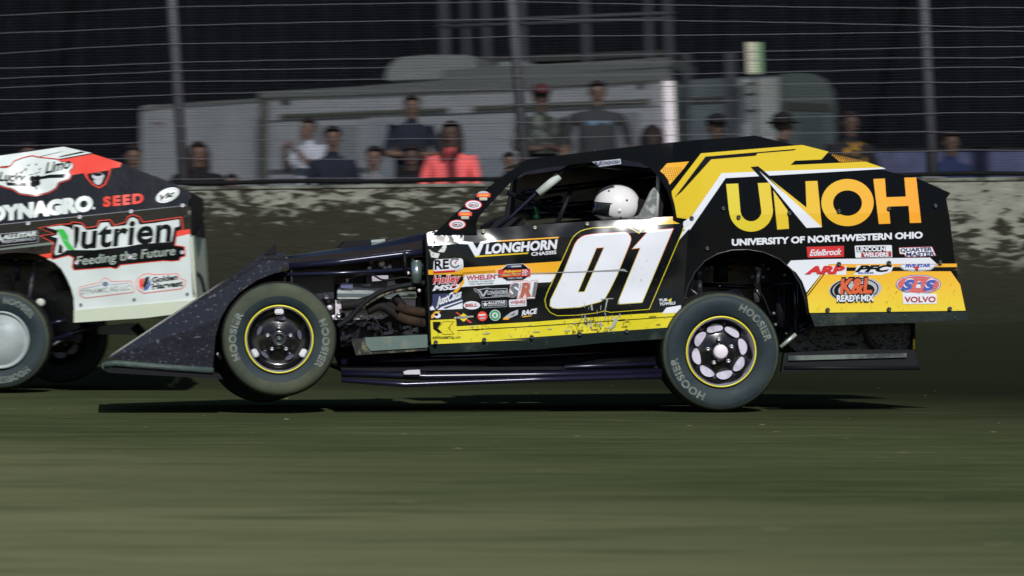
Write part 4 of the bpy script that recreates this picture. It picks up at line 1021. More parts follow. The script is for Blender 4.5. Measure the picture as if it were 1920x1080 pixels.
# lower rear colours
q.poly(C8([(790, 180), (815, 150), (1000, 142), (1622, 133), (1662, 170), (1035, 171), (905, 336), (880, 270), (845, 220)]), white_p, 1)
q.poly(C8([(1035, 172), (1778, 168), (1779, 202), (1742, 212), (1797, 290), (1829, 441), (922, 454), (908, 345)]), mat_grad('tail_gradient', (.80, .60, .03), (.86, .42, .025), P.pt(1600, 580).z, P.pt(1600, 495).z, 2), 1)
q.poly(C8([(1118, 190), (1778, 188), (1779, 200), (1742, 212), (1126, 211)]), black_p, 1.6)
q.poly(C8([(1034, 190), (1118, 190), (1117, 194), (1036, 196), (912, 358), (910, 352)]), black_p, 1.8)
q.poly(C8([(1330, 188), (1560, 188), (1600, 176), (1600, 172), (1330, 172)]), ora, 1.8)
body_print = q.build('livery_print', car)
def new(latf=lat_q, folds=FOLD_Q): return Print(P, 0, latf, folds)
C14 = lambda l: tr(14, l)
# sponsor decals on the tail
d = new(); d.poly(C7([(905, 690), (1122, 684), (1122, 748), (912, 753)]), red, 2)
d.text('Edelbrock', C7([(924, 742)])[0], C7([(1106, 735)])[0], 11, white_p, 3, shear=.35, bold=.025); d.build('sponsor_decal', car)
d = new(); d.poly(rnd(C14([(490, 42), (768, 38), (772, 130), (496, 133)]), 2), white_p, 2)
d.poly(C14([(502, 52), (722, 48), (722, 88), (506, 90)]), black_p, 3); d.poly(C14([(540, 95), (764, 84), (766, 124), (540, 129)]), drk, 3)
d.text('LINCOLN', C14([(512, 85)])[0], C14([(716, 82)])[0], 7.4, white_p, 4, bold=.045); d.text('WELDERS', C14([(556, 126)])[0], C14([(742, 122)])[0], 7.2, white_p, 4, bold=.045); d.build('sponsor_decal', car)
d = new(); d.poly(rnd(C14([(818, 56), (1072, 48), (1104, 120), (870, 130), (858, 108), (826, 108)]), 2), drk, 2); d.poly(rnd(C14([(823, 60), (1068, 52), (1097, 117), (874, 126), (864, 104), (830, 104)]), 2), white_p, 3)
d.text('QUARTER', C14([(834, 90)])[0], C14([(1068, 80)])[0], 6.4, navyp, 4, bold=.03); d.text('MASTER', C14([(878, 122)])[0], C14([(1088, 115)])[0], 6.8, navyp, 4, bold=.03); d.build('sponsor_decal', car)
d = new(); d.poly(C14([(158, 195), (428, 195), (426, 262), (132, 252)]), white_p, 2)
d.text('ARP', C14([(134, 252)])[0], C14([(408, 250)])[0], 13, red, 3, shear=.25, bold=.07); d.build('sponsor_decal', car)
d = new(); d.poly(C14([(508, 190), (784, 190), (762, 240), (690, 262), (484, 262)]), white_p, 2)
d.text('PFC', C14([(502, 238)])[0], C14([(764, 234)])[0], 11, black_p, 3, shear=.45, bold=.055); d.text('BRAKES', C14([(520, 253)])[0], C14([(632, 251)])[0], 2.6, bluep, 3, bold=.03); d.build('sponsor_decal', car)
d = new(); d.poly(C14([(812, 192), (868, 180), (950, 186), (1050, 178), (1118, 184), (1060, 226), (1000, 232), (990, 242), (958, 228), (922, 242), (912, 232), (860, 226)]), silv, 2)
d.poly(C14([(830, 194), (870, 185), (1050, 184), (1100, 188), (1050, 222), (870, 222)]), white_p, 3)
d.text('FIVE STAR', C14([(872, 206)])[0], C14([(1054, 200)])[0], 5.6, bluep, 4, shear=.15, bold=.055)
d.poly([(C14([(955, 210)])[0][0]+(6.2 if i % 2 == 0 else 2.5)*math.sin(math.pi*i/5), C14([(955, 210)])[0][1]-(6.2 if i % 2 == 0 else 2.5)*math.cos(math.pi*i/5)) for i in range(10)], red, 5); d.build('sponsor_decal', car)
d = new()
for cx, rx, ry, m_, la in ((495, 198, 92, silv, 2), (488, 182, 88, black_p, 2.5), (492, 168, 80, silv, 3), (484, 150, 78, black_p, 3.5), (505, 138, 70, silv, 4), (560, 80, 50, black_p, 4.4)):
    d.poly(C14(ell(cx, 374-(rx-138)*.06, rx, ry, n=40, rot=-4)), m_, la)
d.text('K&L', C14([(384, 404)])[0], C14([(618, 396)])[0], 28, black_p, 4.8, shear=.12, bold=.085, ref=.04); d.text('K&L', C14([(384, 402)])[0], C14([(616, 394)])[0], 26.5, mat('brick_red_print', (.66,.10,.02), .35), 5.4, shear=.12, bold=.04)
d.text('READY MIX', C14([(358, 462)])[0], C14([(630, 458)])[0], 11.8, black_p, 5.6, bold=.09, ref=.04); d.text('READY MIX', C14([(358, 461)])[0], C14([(630, 457)])[0], 11.3, white_p, 6.2, bold=.04); d.build('sponsor_decal', car)
d = new(); d.poly(C14(ell(968, 333, 170, 72, n=44)), bluep, 2); d.poly(C14(ell(968, 333, 164, 67, n=44)), white_p, 2.6); d.poly(C14(ell(968, 333, 158, 63, n=44)), mat('rose_print', (.62,.11,.10), .35), 3.2)
for k in range(5): d.poly(C14([(968-150+k*6*abs(k-2), 288+k*22), (968+150-k*6*abs(k-2), 288+k*22), (968+150-k*6*abs(k-2), 290+k*22), (968-150+k*6*abs(k-2), 290+k*22)]), mat('rose_line', (.68,.32,.30), .35), 3.6)
for tx, a, b, hh in (('S', (850, 372), (930, 370), 17), ('&', (952, 356), (990, 355), 9.5), ('S', (1012, 374), (1090, 372), 17)):
    d.text(tx, C14([a])[0], C14([b])[0], hh+1.2, white_p, 4.2, shear=.35, bold=.09, ref=.06); d.text(tx, C14([a])[0], C14([b])[0], hh, bluep, 4.8, shear=.35, bold=.06)
d.poly(C14([(848, 394), (1106, 404), (1104, 478), (856, 480)]), white_p, 2.2); d.text('VOLVO', C14([(866, 466)])[0], C14([(1096, 464)])[0], 9.8, drk, 3.2, bold=.03); d.build('sponsor_decal', car)
# pillar stickers
for (x, y, k) in ((440, 405, 0), (375, 467, 1), (320, 528, 0), (270, 595, 1)):
    d = new(); C4 = lambda l: tr(4, l)
    if k:
        d.poly(C4(ell(x, y, 56, 32)), red, 2); d.poly(C4(ell(x, y, 49, 27)), white_p, 2.6); d.poly(C4(ell(x, y, 36, 17)), mat('sticker_dark', (.10,.08,.08), .4), 3.2); d.poly(C4(ell(x, y, 30, 12)), white_p, 3.8)
        d.text('IMCA', C4([(x-22, y+7)])[0], C4([(x+22, y+6)])[0], 3.4, drk, 4.4, bold=.05)
    else:
        d.poly(C4(ell(x, y-14, 34, 14)), silv, 2); d.poly(C4([(x-44, y-12), (x+46, y-14), (x+44, y+12), (x-42, y+12)]), coralp, 2.6); d.poly(C4([(x-30, y-4), (x+34, y-6), (x+32, y+4), (x-30, y+4)]), ora, 3.2)
        d.poly(C4([(x-26, y+13), (x+26, y+12), (x+24, y+32), (x-24, y+32)]), silv, 2.6); d.poly(C4([(x-18, y+20), (x+18, y+20), (x+18, y+25), (x-18, y+25)]), lem, 3.2)
    d.build('pillar_sticker', car)
d = Print(P, -.004, lat_q, FOLD_Q); C4 = lambda l: tr(4, l)
d.poly(C4([(1150, 186), (1336, 166), (1340, 200), (1230, 214), (1195, 218)]), silv, 2); d.text('LONGHORN', C4([(1205, 208)])[0], C4([(1330, 196)])[0], 6, navyp, 3, shear=.15, bold=.05); d.poly(C4([(1160, 188), (1182, 186), (1190, 205), (1200, 184), (1218, 182), (1196, 214), (1186, 214)]), navyp, 3); d.build('sponsor_decal', car)
# ---- door livery
C5 = lambda l: tr(5, l); C6 = lambda l: tr(6, l)
q = Print(P, 0, lat_d, FOLD_D)
q.poly(C5([(103, 388), (690, 350), (1225, 314), (1185, 430), (690, 458), (405, 475), (395, 425), (105, 428)]), ora, 1)
q.poly(C5([(410, 434), (690, 424), (1180, 424), (1140, 490), (690, 512), (330, 536), (395, 480)]), white_p, 1.5)
q.poly(C5([(400, 470), (420, 480), (345, 578), (308, 580)]), ora, 2)
for r in range(4):
    for c_ in range(26): q.poly(C5(ell(310+c_*14+r*5, 418+r*9-c_*1.0, 4.5-r*.5, 3.4-r*.3, n=6)), black_p if c_ > 5 else ora, 1.9)
num = [(95, 640), (110, 590), (315, 140), (335, 108), (360, 82), (395, 58), (430, 45), (500, 30), (740, 18), (800, 25), (850, 48), (893, 75), (912, 45), (930, 15), (960, 4), (1283, -12), (1262, 60), (980, 722), (650, 748), (600, 735), (540, 752), (360, 772), (200, 776), (140, 748), (105, 700)]
q.poly(C6(num), lem, 2); q.poly(grow(C6(num), -1.3), black_p, 2.6)
zero_ = [(143, 690), (148, 640), (240, 450), (352, 170), (378, 132), (410, 108), (440, 97), (500, 88), (690, 76), (770, 72), (800, 82), (818, 105), (822, 130), (815, 160), (700, 440), (640, 560), (600, 630), (560, 655), (390, 700), (210, 711), (165, 706)]
hole = [(535, 205), (592, 201), (430, 569), (380, 571)]
one_ = [(970, 62), (1178, 40), (916, 660), (718, 674), (720, 655), (905, 200), (838, 208)]
q.poly(grow(C6(zero_), 1.1), numo, 3.2); q.poly(C6(zero_), white_p, 3.8); q.poly(grow(C6(hole), 1.0), numo, 4.2); q.poly(C6(hole), black_p, 4.6)
q.poly(grow(C6(one_), 1.1), numo, 3.2); q.poly(C6(one_), white_p, 3.8)
strip = [(807, 600.5), (855, 598), (856, 612), (920, 608), (1000, 603.5), (1190, 589), (1278, 584), (1277, 618), (1000, 636.5), (809, 645.5)]
q.poly(strip, lem, 1)
q.poly([(857, 619), (1000, 611), (1278, 592), (1278, 593.4), (1000, 612.6), (857, 620.6)], black_p, 1.6)
q.poly(C6([(1085, 756), (1122, 706), (1245, 685), (1248, 745)]), white_p, 1.6)
q.poly(C4([(1510, 585), (1540, 552), (1795, 535), (1760, 590), (1500, 598)]), ora, 1.4)
q.poly(C4([(1795, 590), (1840, 560), (1715, 700), (1725, 660)]), white_p, 1.8)
# arrow block at the front of the sill, chequered bull patch above the oval
q.poly(C13([(102, 660), (230, 660), (240, 690), (185, 770), (260, 850), (200, 860), (130, 800)]) if False else tr(13, [(102, 660), (235, 660), (240, 690), (180, 770), (250, 850), (200, 850), (110, 780)]), black_p, 1.6)
q.poly(tr(13, [(280, 655), (465, 655), (370, 768), (468, 872), (280, 878), (180, 772)]), black_p, 1.6); q.poly(grow(tr(13, [(280, 655), (465, 655), (370, 768), (468, 872), (280, 878), (180, 772)]), -1.0), lem, 2.2)
q.text('KENNAMETAL', tr(13, [(100, 950)])[0], tr(13, [(470, 945)])[0], 4.6, black_p, 2, shear=.1, bold=.025)
for L in ([(100, 70), (150, 60), (170, 150), (140, 200), (110, 130)], [(150, 55), (250, 50), (225, 105), (190, 90), (165, 110)], [(255, 90), (280, 130), (240, 240), (185, 235), (225, 190)], [(105, 210), (150, 240), (200, 250), (185, 290), (130, 280)], [(310, 80), (330, 60), (350, 150), (320, 150)], [(350, 60), (372, 58), (370, 130), (356, 130)], [(385, 58), (405, 66), (400, 140), (382, 130)]):
    q.poly(C5(L), mat('sketch_white', (.66,.68,.68), .3, bump=DENT, var=(26,(.02,.025,.025),.5,.56)), 1.5)
q.build('livery_print', door)
def nd(): return Print(P, 0, lat_d, FOLD_D)
d = nd(); d.poly(C5([(300, 100), (330, 150), (365, 168), (440, 172), (495, 268), (530, 268), (572, 168), (620, 160), (657, 122), (652, 105), (600, 138), (545, 148), (514, 212), (478, 152), (400, 143), (370, 115), (320, 75)]), white_p, 2)
d.text('LONGHORN', C5([(590, 250)])[0], C5([(1190, 208)])[0], 16.5, white_p, 2, shear=.14, bold=.045)
d.text('CHASSIS', C5([(975, 268)])[0], C5([(1182, 252)])[0], 6.2, white_p, 2, bold=.03)
d.poly(C5([(685, 140), (1205, 108), (1203, 120), (685, 151)]), ora, 2); d.poly(C5([(497, 268), (950, 240), (943, 252), (497, 281)]), yel, 2); d.build('sponsor_decal', door)
d = nd(); d.poly(rnd(C5([(150, 300), (395, 288), (402, 370), (360, 395), (145, 402)]), 6), white_p, 2.4)
d.text('RE', C5([(160, 382)])[0], C5([(275, 374)])[0], 16.5, black_p, 3.2, bold=.03); d.poly(C5(ell(330, 328, 46, 44, 30, 320, 26)+ell(330, 328, 30, 29, 30, 320, 26)[::-1]), mat('grey_print', (.14,.15,.16), .4), 3.2); d.poly(C5(ell(338, 340, 52, 50, 0, 110, 20)+ell(338, 340, 42, 42, 0, 110, 20)[::-1]), silv, 2.9)
d.poly(C5([(338, 300), (348, 318), (340, 320), (336, 342), (324, 322), (334, 320)]), red, 3.6); d.poly(C5([(145, 400), (330, 388), (330, 402), (145, 414)]), red, 3.2); d.build('sponsor_decal', door)
d = nd(); d.text('Holley', C5([(146, 505)])[0], C5([(372, 488)])[0], 14, white_p, 2, shear=.15, bold=.07, ref=.03); d.text('Holley', C5([(146, 504)])[0], C5([(370, 487)])[0], 13.4, red, 2.6, shear=.15, bold=.028); d.build('sponsor_decal', door)
d = nd(); d.text('MSD', C5([(144, 562)])[0], C5([(362, 548)])[0], 9.0, white_p, 2.2, shear=.3, bold=.04); d.poly(C5(ell(314, 524, 14, 8)), red, 3); d.build('sponsor_decal', door)
d = nd(); d.poly(C5([(412, 430), (688, 416), (686, 512), (404, 528)]), white_p, 2.4); d.text('WHELEN', C5([(428, 474)])[0], C5([(668, 462)])[0], 8.2, drk, 3.2, bold=.035); d.text('TRUSTED TO PROTECT', C5([(440, 494)])[0], C5([(662, 486)])[0], 2.6, mat('teal_print', (.10,.22,.20), .4), 3.2, bold=.02); d.text('FIRST RESPONDERS', C5([(452, 514)])[0], C5([(652, 505)])[0], 2.6, mat('teal_print', (.10,.22,.20), .4), 3.2, bold=.02); d.build('sponsor_decal', door)
oc = [(770, 345), (905, 338), (950, 376), (966, 378), (966, 440), (942, 446), (900, 472), (770, 478), (726, 452), (692, 452), (692, 388), (728, 380)]
d = nd(); d.poly(grow(C5(oc), .8), white_p, 2.4); d.poly(C5(oc), black_p, 3); d.poly(C5([(696, 390), (964, 380), (964, 440), (696, 450)]), red, 3.6); d.poly(C5([(770, 352), (800, 350), (800, 364), (770, 366)]), bluep, 3.6); d.poly(C5([(802, 352), (888, 348), (888, 362), (802, 366)]), silv, 3.6)
d.text('Advance', C5([(736, 412)])[0], C5([(886, 404)])[0], 4.6, lem, 4.4, shear=.3, bold=.025); d.text('Auto Parts', C5([(726, 440)])[0], C5([(880, 430)])[0], 4.8, lem, 4.4, shear=.3, bold=.025)
for i in range(4):
    for j_ in range(5):
        if (i+j_) % 2 == 0: d.poly(C5([(898+i*11, 384+j_*10), (909+i*11, 383+j_*10), (909+i*11, 393+j_*10), (898+i*11, 394+j_*10)]), white_p, 4.4)
d.text('WEEKLY SERIES', C5([(772, 466)])[0], C5([(896, 460)])[0], 2.8, silv, 3.6, bold=.03); d.build('sponsor_decal', door)
d = nd(); d.text('SRI', C5([(790, 618)])[0], C5([(1016, 606)])[0], 25, mat('pink_edge', (.62,.35,.32), .35), 2, shear=.2, bold=.14, ref=.06); d.text('SRI', C5([(790, 618)])[0], C5([(1016, 606)])[0], 24.6, white_p, 2.4, shear=.2, bold=.11, ref=.06)
for tx, a, b, m_ in (('S', (792, 617), (862, 612), mat('grey_print', (.14,.15,.16), .4)), ('R', (886, 612), (962, 606), mat('rust_print', (.42,.10,.06), .4)), ('I', (984, 606), (1016, 604), mat('grey_print', (.14,.15,.16), .4))):
    d.text(tx, C5([a])[0], C5([b])[0], 24, m_, 3, shear=.2, bold=.05)
d.build('sponsor_decal', door)
d = nd(); d.poly(rnd(C5([(485, 540), (520, 552), (560, 548), (600, 538), (640, 546), (772, 542), (774, 612), (545, 626), (530, 580), (500, 572)]), 2), silv, 2); d.poly(grow(rnd(C5([(485, 540), (520, 552), (560, 548), (600, 538), (640, 546), (772, 542), (774, 612), (545, 626), (530, 580), (500, 572)]), 2), -1.2), black_p, 2.6)
d.text('LONGHORN', C5([(604, 596)])[0], C5([(766, 588)])[0], 6.6, silv, 3.2, shear=.14, bold=.04); d.text('COMPONENTS', C5([(640, 614)])[0], C5([(764, 608)])[0], 3, silv, 3.2, bold=.03); d.poly(C5([(510, 556), (545, 562), (566, 598), (590, 558), (612, 552), (574, 612), (556, 612), (540, 576)]), silv, 3.2); d.build('sponsor_decal', door)
d = nd(); d.poly(C5([(140, 592), (385, 580), (394, 715), (150, 728), (120, 720), (140, 660)]), navyp, 2); d.poly(C5([(215, 700), (392, 640), (394, 715), (180, 726)]), white_p, 2.5); d.poly(C5([(225, 708), (392, 650), (392, 664), (250, 716)]), navyp, 3)
d.text('JustCaus', tr(13, [(165, 385)])[0], tr(13, [(585, 245)])[0], 14.5, white_p, 3.4, shear=.35, bold=.035); d.poly(tr(13, [(55, 420), (100, 390), (140, 460), (60, 465)]), white_p, 2.8); d.build('sponsor_decal', door)
d = nd(); d.poly(tr(13, ell(762, 382, 140, 70)), white_p, 2.4); d.text('BELL', tr(13, [(655, 410)])[0], tr(13, [(858, 396)])[0], 5.4, drk, 3.2, bold=.035); d.build('sponsor_decal', door)
d = nd(); d.poly(rnd(C5([(555, 652), (765, 642), (767, 698), (558, 710)]), 2), silv, 2); d.poly(grow(rnd(C5([(555, 652), (765, 642), (767, 698), (558, 710)]), 2), -.9), black_p, 2.6); d.text('ALLSTAR', C5([(604, 678)])[0], C5([(752, 670)])[0], 4.6, white_p, 3.2, bold=.03, shear=.15); d.text('PERFORMANCE', C5([(608, 696)])[0], C5([(752, 688)])[0], 2.8, silv, 3.2, bold=.03)
d.poly([(C5([(585, 678)])[0][0]+(5.4 if i % 2 == 0 else 2.2)*math.sin(math.pi*i/5), C5([(585, 678)])[0][1]-(5.4 if i % 2 == 0 else 2.2)*math.cos(math.pi*i/5)) for i in range(10)], white_p, 3.2); d.build('sponsor_decal', door)
d = nd(); d.poly(rnd(C5([(784, 640), (930, 632), (932, 692), (788, 702)]), 1.5), white_p, 2.4); d.text('WEHRS', C5([(798, 676)])[0], C5([(922, 668)])[0], 5.6, drk, 3.2, bold=.03); d.text('MACHINE', C5([(800, 692)])[0], C5([(920, 685)])[0], 2.4, silv, 3.2, bold=.03); d.build('sponsor_decal', door)
d = nd(); d.poly(tr(13, [(485, 500), (510, 498), (765, 672), (735, 682)]), coralp, 2); d.poly(tr(13, [(620, 515), (715, 580), (625, 660), (530, 590)]), lem, 2.6); d.poly(rnd(tr(13, [(468, 578), (785, 553), (790, 584), (465, 612)]), 2), silv, 3.0); d.poly(grow(rnd(tr(13, [(468, 578), (785, 553), (790, 584), (465, 612)]), 2), -.5), lem, 3.4); d.text('SUNOCO', tr(13, [(490, 612)])[0], tr(13, [(770, 588)])[0], 4.0, bluep, 4.0, bold=.03); d.build('sponsor_decal', door)
d = nd(); d.poly(tr(13, ell(940, 566, 82, 82)), coralp, 2); d.poly(tr(13, [(878, 535), (988, 528), (990, 555), (880, 562)]), white_p, 2.8); d.poly(tr(13, [(890, 590), (985, 582), (980, 610), (900, 616)]), silv, 2.8); d.build('sponsor_decal', door)
d = nd(); d.poly(C5(ell(667, 770, 46, 46)), white_p, 2); d.poly(C5(ell(667, 770, 41, 41)), grn, 2.6); d.poly(C5(ell(667, 770, 24, 24)), white_p, 3.2); d.poly(C5(ell(667, 770, 12, 16)), grn, 3.8); d.build('sponsor_decal', door)
d = nd(); d.poly(C5([(740, 790), (800, 745), (862, 722), (858, 765), (790, 795)]), silv, 2); d.poly(C5([(735, 795), (790, 785), (782, 806), (735, 808)]), ora, 2.6); d.poly(C5([(790, 770), (840, 742), (830, 770)]), mat('grey_print', (.14,.15,.16), .4), 2.8); d.build('sponsor_decal', door)
d = nd(); d.text('RACE', C5([(895, 772)])[0], C5([(1020, 752)])[0], 8.6, white_p, 2, shear=.2, bold=.045); d.poly(C5([(898, 780), (975, 770), (975, 777), (900, 788)]), ora, 2); d.build('sponsor_decal', door)
d = nd(); d.poly(C5([(128, 775), (160, 738), (205, 735), (175, 775), (130, 800)]), ora, 2); d.poly(C5(ell(180, 772, 28, 22)), white_p, 2.6); d.poly(C5(ell(172, 764, 17, 12)), black_p, 3.2); d.build('sponsor_decal', door)
d = nd(); d.text('TUB', C6([(1060, 655)])[0], C6([(1130, 650)])[0], 4.8, white_p, 2, bold=.03); d.poly(C6([(1140, 640), (1168, 625), (1160, 655), (1142, 655)]), lem, 2); d.text('TOWELS', C6([(1066, 688)])[0], C6([(1198, 676)])[0], 4.8, white_p, 2, bold=.03); d.build('sponsor_decal', door)
# scrapes and creases worn into the door skin
sc = nd(); scm_ = mat('bare_scrape', (.46,.50,.48), .3, .4); scd = mat('black_scuff', (.015,.018,.016), .5)
sc.poly([(925, 514.5), (1000, 511.4), (1100, 508.4), (1160, 505), (1170, 504), (1178, 510), (1166, 508), (1100, 510.2), (1000, 512.8), (926, 515.6)], mat('crease_grey', (.30,.32,.31), .35, .3), 5.2)
random.seed(3)
for i in range(60):
    x = random.uniform(1072, 1142); y = random.uniform(574, 624); ln = random.uniform(2, 12)
    sc.poly([(x, y), (x+random.uniform(.3, .9), y), (x+random.uniform(-3, 1), y+ln), (x-1.2, y+ln)], scd, 5.0+.01*i)
for i in range(26):
    x = random.uniform(1090, 1165); y = random.uniform(560, 618); ln = random.uniform(3, 14)
    sc.poly([(x, y), (x+random.uniform(.4, 1.0), y), (x+random.uniform(-2, 3), y+ln), (x-1, y+ln)], scm_, 5.8+.01*i)
for i in range(30):
    x = random.uniform(840, 1270); y = 640-(x-808)*.055-random.uniform(1, 26); ln = random.uniform(3, 16)
    sc.poly([(x, y), (x+ln, y-ln*.08), (x+ln*.9, y+.7), (x+1, y+1.0)], random.choice((scd, scm_, scd)), 5.0+.01*i)
sc.poly([(1143, 618), (1152, 598), (1159, 592), (1157, 603), (1150, 614)], scm_, 6.6)
sc.poly([(1126, 560), (1150, 559), (1150, 560.2), (1140, 561), (1134, 588), (1133, 588), (1137, 561), (1127, 561)], scm_, 6.6)
sc.build('scuff_stain', door)['kind'] = 'stuff'
mudm = mat('mud', (.085, .08, .05), .9)
random.seed(21)
def specks(pr_, n_, area, m_, s0=.4, s1=1.5):
    for i in range(n_):
        x, y = area()
        r = random.uniform(s0, s1)*random.random()**.5
        pr_.poly([(x+r*random.uniform(.6, 1.5)*math.cos(a), y+r*random.uniform(.5, .9)*math.sin(a)) for a in [2*math.pi*k/7 for k in range(7)]], m_, 6.7+.002*i)
md = nd()
specks(md, 90, lambda: (lambda x: (x, 642-(x-808)*.06-abs(random.gauss(0, 22))))(random.uniform(812, 1272)), mudm)
specks(md, 30, lambda: (random.uniform(1180, 1270), random.uniform(480, 600)), mudm, .4, 1.1)
md.build('mud_speck', door)['kind'] = 'stuff'
md = Print(P, 0, lat_q, FOLD_Q)
specks(md, 90, lambda: (random.uniform(1528, 1800), 582-abs(random.gauss(0, 30))), mudm, .4, 1.3)
specks(md, 40, lambda: (random.uniform(1500, 1560)+0, random.uniform(500, 580)) if random.random() < .0 else (random.uniform(1545, 1790), random.uniform(480, 580)), mudm, .3, .9)
md.build('mud_speck', car)['kind'] = 'stuff'
md = Print(P, -.012, zero)
specks(md, 60, lambda: (random.uniform(1530, 1800), random.uniform(590, 605)), mudm, .5, 1.8)
md.build('mud_speck', car)['kind'] = 'stuff'
for x, y in ((1385, 407), (1480, 400), (1573, 396), (1667, 391), (1754, 386), (1326, 466), (1356, 391)): fastener(P, x, y, lat_q(x, y)-.012, car)
for x, y in ((1573, 495), (1667, 493), (1763, 492), (1552, 581), (1667, 580), (1781, 579)): fastener(P, x, y, -.012+lat_q(x, y), car, .014)
for x, y in ((906, 434), (1003, 427), (1101, 420)): fastener(P, x, y, lat_d(x, y)-.012, door, .012, mat('fastener_brass', (.40,.40,.28), .4, .5))
for x, y in ((1297, 409), (817, 642), (908, 637), (997, 632), (1087, 626), (1175, 621), (1264, 616)): fastener(P, x, y, lat_d(x, y)-.02, door, .013)
for x in range(1115, 1470, 52): fastener(P, x, 292-(x-1000)*.083, .06, car, .006)

# ------------------------------------------------------------------ driver in the cockpit
suit = cloth('race_suit', (.010, .010, .012))
hp = P.pt(1157, 386, .27)
drv = build_person('helmeted driver in a dark suit inside the black and yellow car', (hp.x+.12, hp.y, hp.z-.84), face=R_(-90)+math.atan(.105), seated=True, shirt=suit, pants=suit, arms='wheel', hair=None, sleeve='long', group=None, helmet=True, skin=suit)
bm = bmesh.new(); rr = .134
bmesh.ops.create_uvsphere(bm, u_segments=40, v_segments=28, radius=1)
for v in bm.verts:
    x, y, z = v.co
    if z < 0: z *= .84
    if x < 0 and z < -.10: x -= .22*min(1, (-.10-z)/.35)*(-x)      # chin bar juts forward
    if z < -.55: x *= .93; y *= .93
    v.co = Vector((x*.140, y*.122, z*.130))
vis = mat('visor_dark', (.012, .013, .016), .08, coat=1.0); hw = mat('helmet_white', (.80, .78, .79), .28, coat=.6)
for f in bm.faces:
    c = f.calc_center_median(); f.smooth = True
    f.material_index = 1 if (c.x < -.035 and -.068 < c.z < .004) else 0
bm.transform(Matrix.Translation(hp) @ Matrix.Rotation(R_(6), 4, 'Y'))
hel = to_obj('helmet', bm, [hw, vis], drv)
bm = bmesh.new()
for z_ in (.006, -.070):
    tube(bm, [hp+Matrix.Rotation(R_(6), 3, 'Y') @ Vector((-.142*math.cos(a)*math.sqrt(max(.05, 1-(z_/.12)**2)), .124*math.sin(a)*math.sqrt(max(.05, 1-(z_/.12)**2)), z_)) for a in [R_(-76+8*k) for k in range(20)]], .0035, 6)
to_obj('visor_trim', bm, blk, hel)
for dx, dz in ((-.05, .085), (.055, .03), (.02, -.075)):
    bm = bmesh.new(); c_ = hp+Vector((dx, 0, dz)); yy = -.122*math.sqrt(max(0, 1-(dx/.14)**2-(dz/.13)**2))-.001
    lathe(bm, c_+Vector((0, yy, 0)), P.n, P.u, [(.007,.004),(.006,-.002),(0,-.002)], 12); to_obj('helmet_screw', bm, blk, hel)
bm = bmesh.new(); ax = P.n
lathe(bm, hp+Vector((.0, -.0, -.03))-ax*.116, ax, P.u, [(.011,.0),(.010,-.005),(0,-.006)], 20); to_obj('visor_pivot', bm, mat('helmet_white', ()), hel)
bm = bmesh.new()
lathe(bm, hp+Vector((.0, 0, -.115)), Vector((0,0,1)), Vector((1,0,0)), [(.10,.012),(.118,0),(.10,-.03),(.09,-.03)], 32); to_obj('neck_roll', bm, mat('helmet_white', ()), hel)
# steering wheel
sw = P.pt(1052, 402, .42); axs = (Vector((-.93, 0, .38))).normalized()
bm = bmesh.new(); uu = axs.orthogonal().normalized(); vv = axs.cross(uu)
tube(bm, [sw+(uu*math.cos(a)+vv*math.sin(a))*.17 for a in [2*math.pi*k/32 for k in range(33)]], .014, 8)
tube(bm, [sw+uu*.17, sw-uu*.17], .012, 6); tube(bm, [sw, sw+axs*.35], .015, 8); to_obj('steering_wheel', bm, blk, car)
# ================================================================== the white, red and black car in front
lead = thing('race_car', 'white, red and black dirt race car cut off by the left edge', 'race car', (-4.2, 25.8, 0))
L = LEAD
C1 = lambda l: tr(1, l); C2 = lambda l: tr(2, l); C9 = lambda l: tr(9, l)
lw = mat('lead_white', (.62, .68, .66), .35, bump=DENT); skw = mat('skirt_cream', (.60, .66, .52), .45, bump=(3,.3,.02))
def seam(px): return 421-(px)*.104
def lat_l(px, py): return max(0.0, seam(px)-py)/256*.22
FL = [(0, 421, 100, 410.6)]
lp = mat('lead_black', (.005,.006,.008), .13, coat=.15, bump=(3.0,.3,.03))
larch = C9([(628, 912), (622, 800), (600, 720), (565, 640), (520, 560), (460, 500), (400, 462), (330, 438), (240, 424), (150, 420), (60, 425), (0, 434), (-80, 460)])
outl = [(-260, 300), (-120, 296), (0, 290), (60, 281), (119, 274), (170, 287), (228, 305), (262, 320), (295, 332), (330, 346), (345, 354), (357, 360), (354, 378), (352, 400), (355, 430), (360, 500), (364, 545), (366, 553)]+C9([(628, 912)])+larch[1:]+[(-18, 490), (-260, 520)]
panel('body_side', outl, L, lp, lead, 0, lat_l, FL, .004)
panel('side_skirt', C2([(499, 438), (1312, 368), (1318, 400), (1200, 462), (980, 490), (499, 522)]), L, skw, lead, -.004, lambda x, y: (y-585)/256*.12, (), .012)
bm = bmesh.new(); prism_bm(bm, [L.pt(x, y, .12) for x, y in ((-260, 302), (0, 292), (119, 276), (172, 290), (119, 283), (0, 299), (-260, 309))], L.n*1.3); bmesh.ops.recalc_face_normals(bm, faces=bm.faces[:]); to_obj('roof', bm, lw, lead)
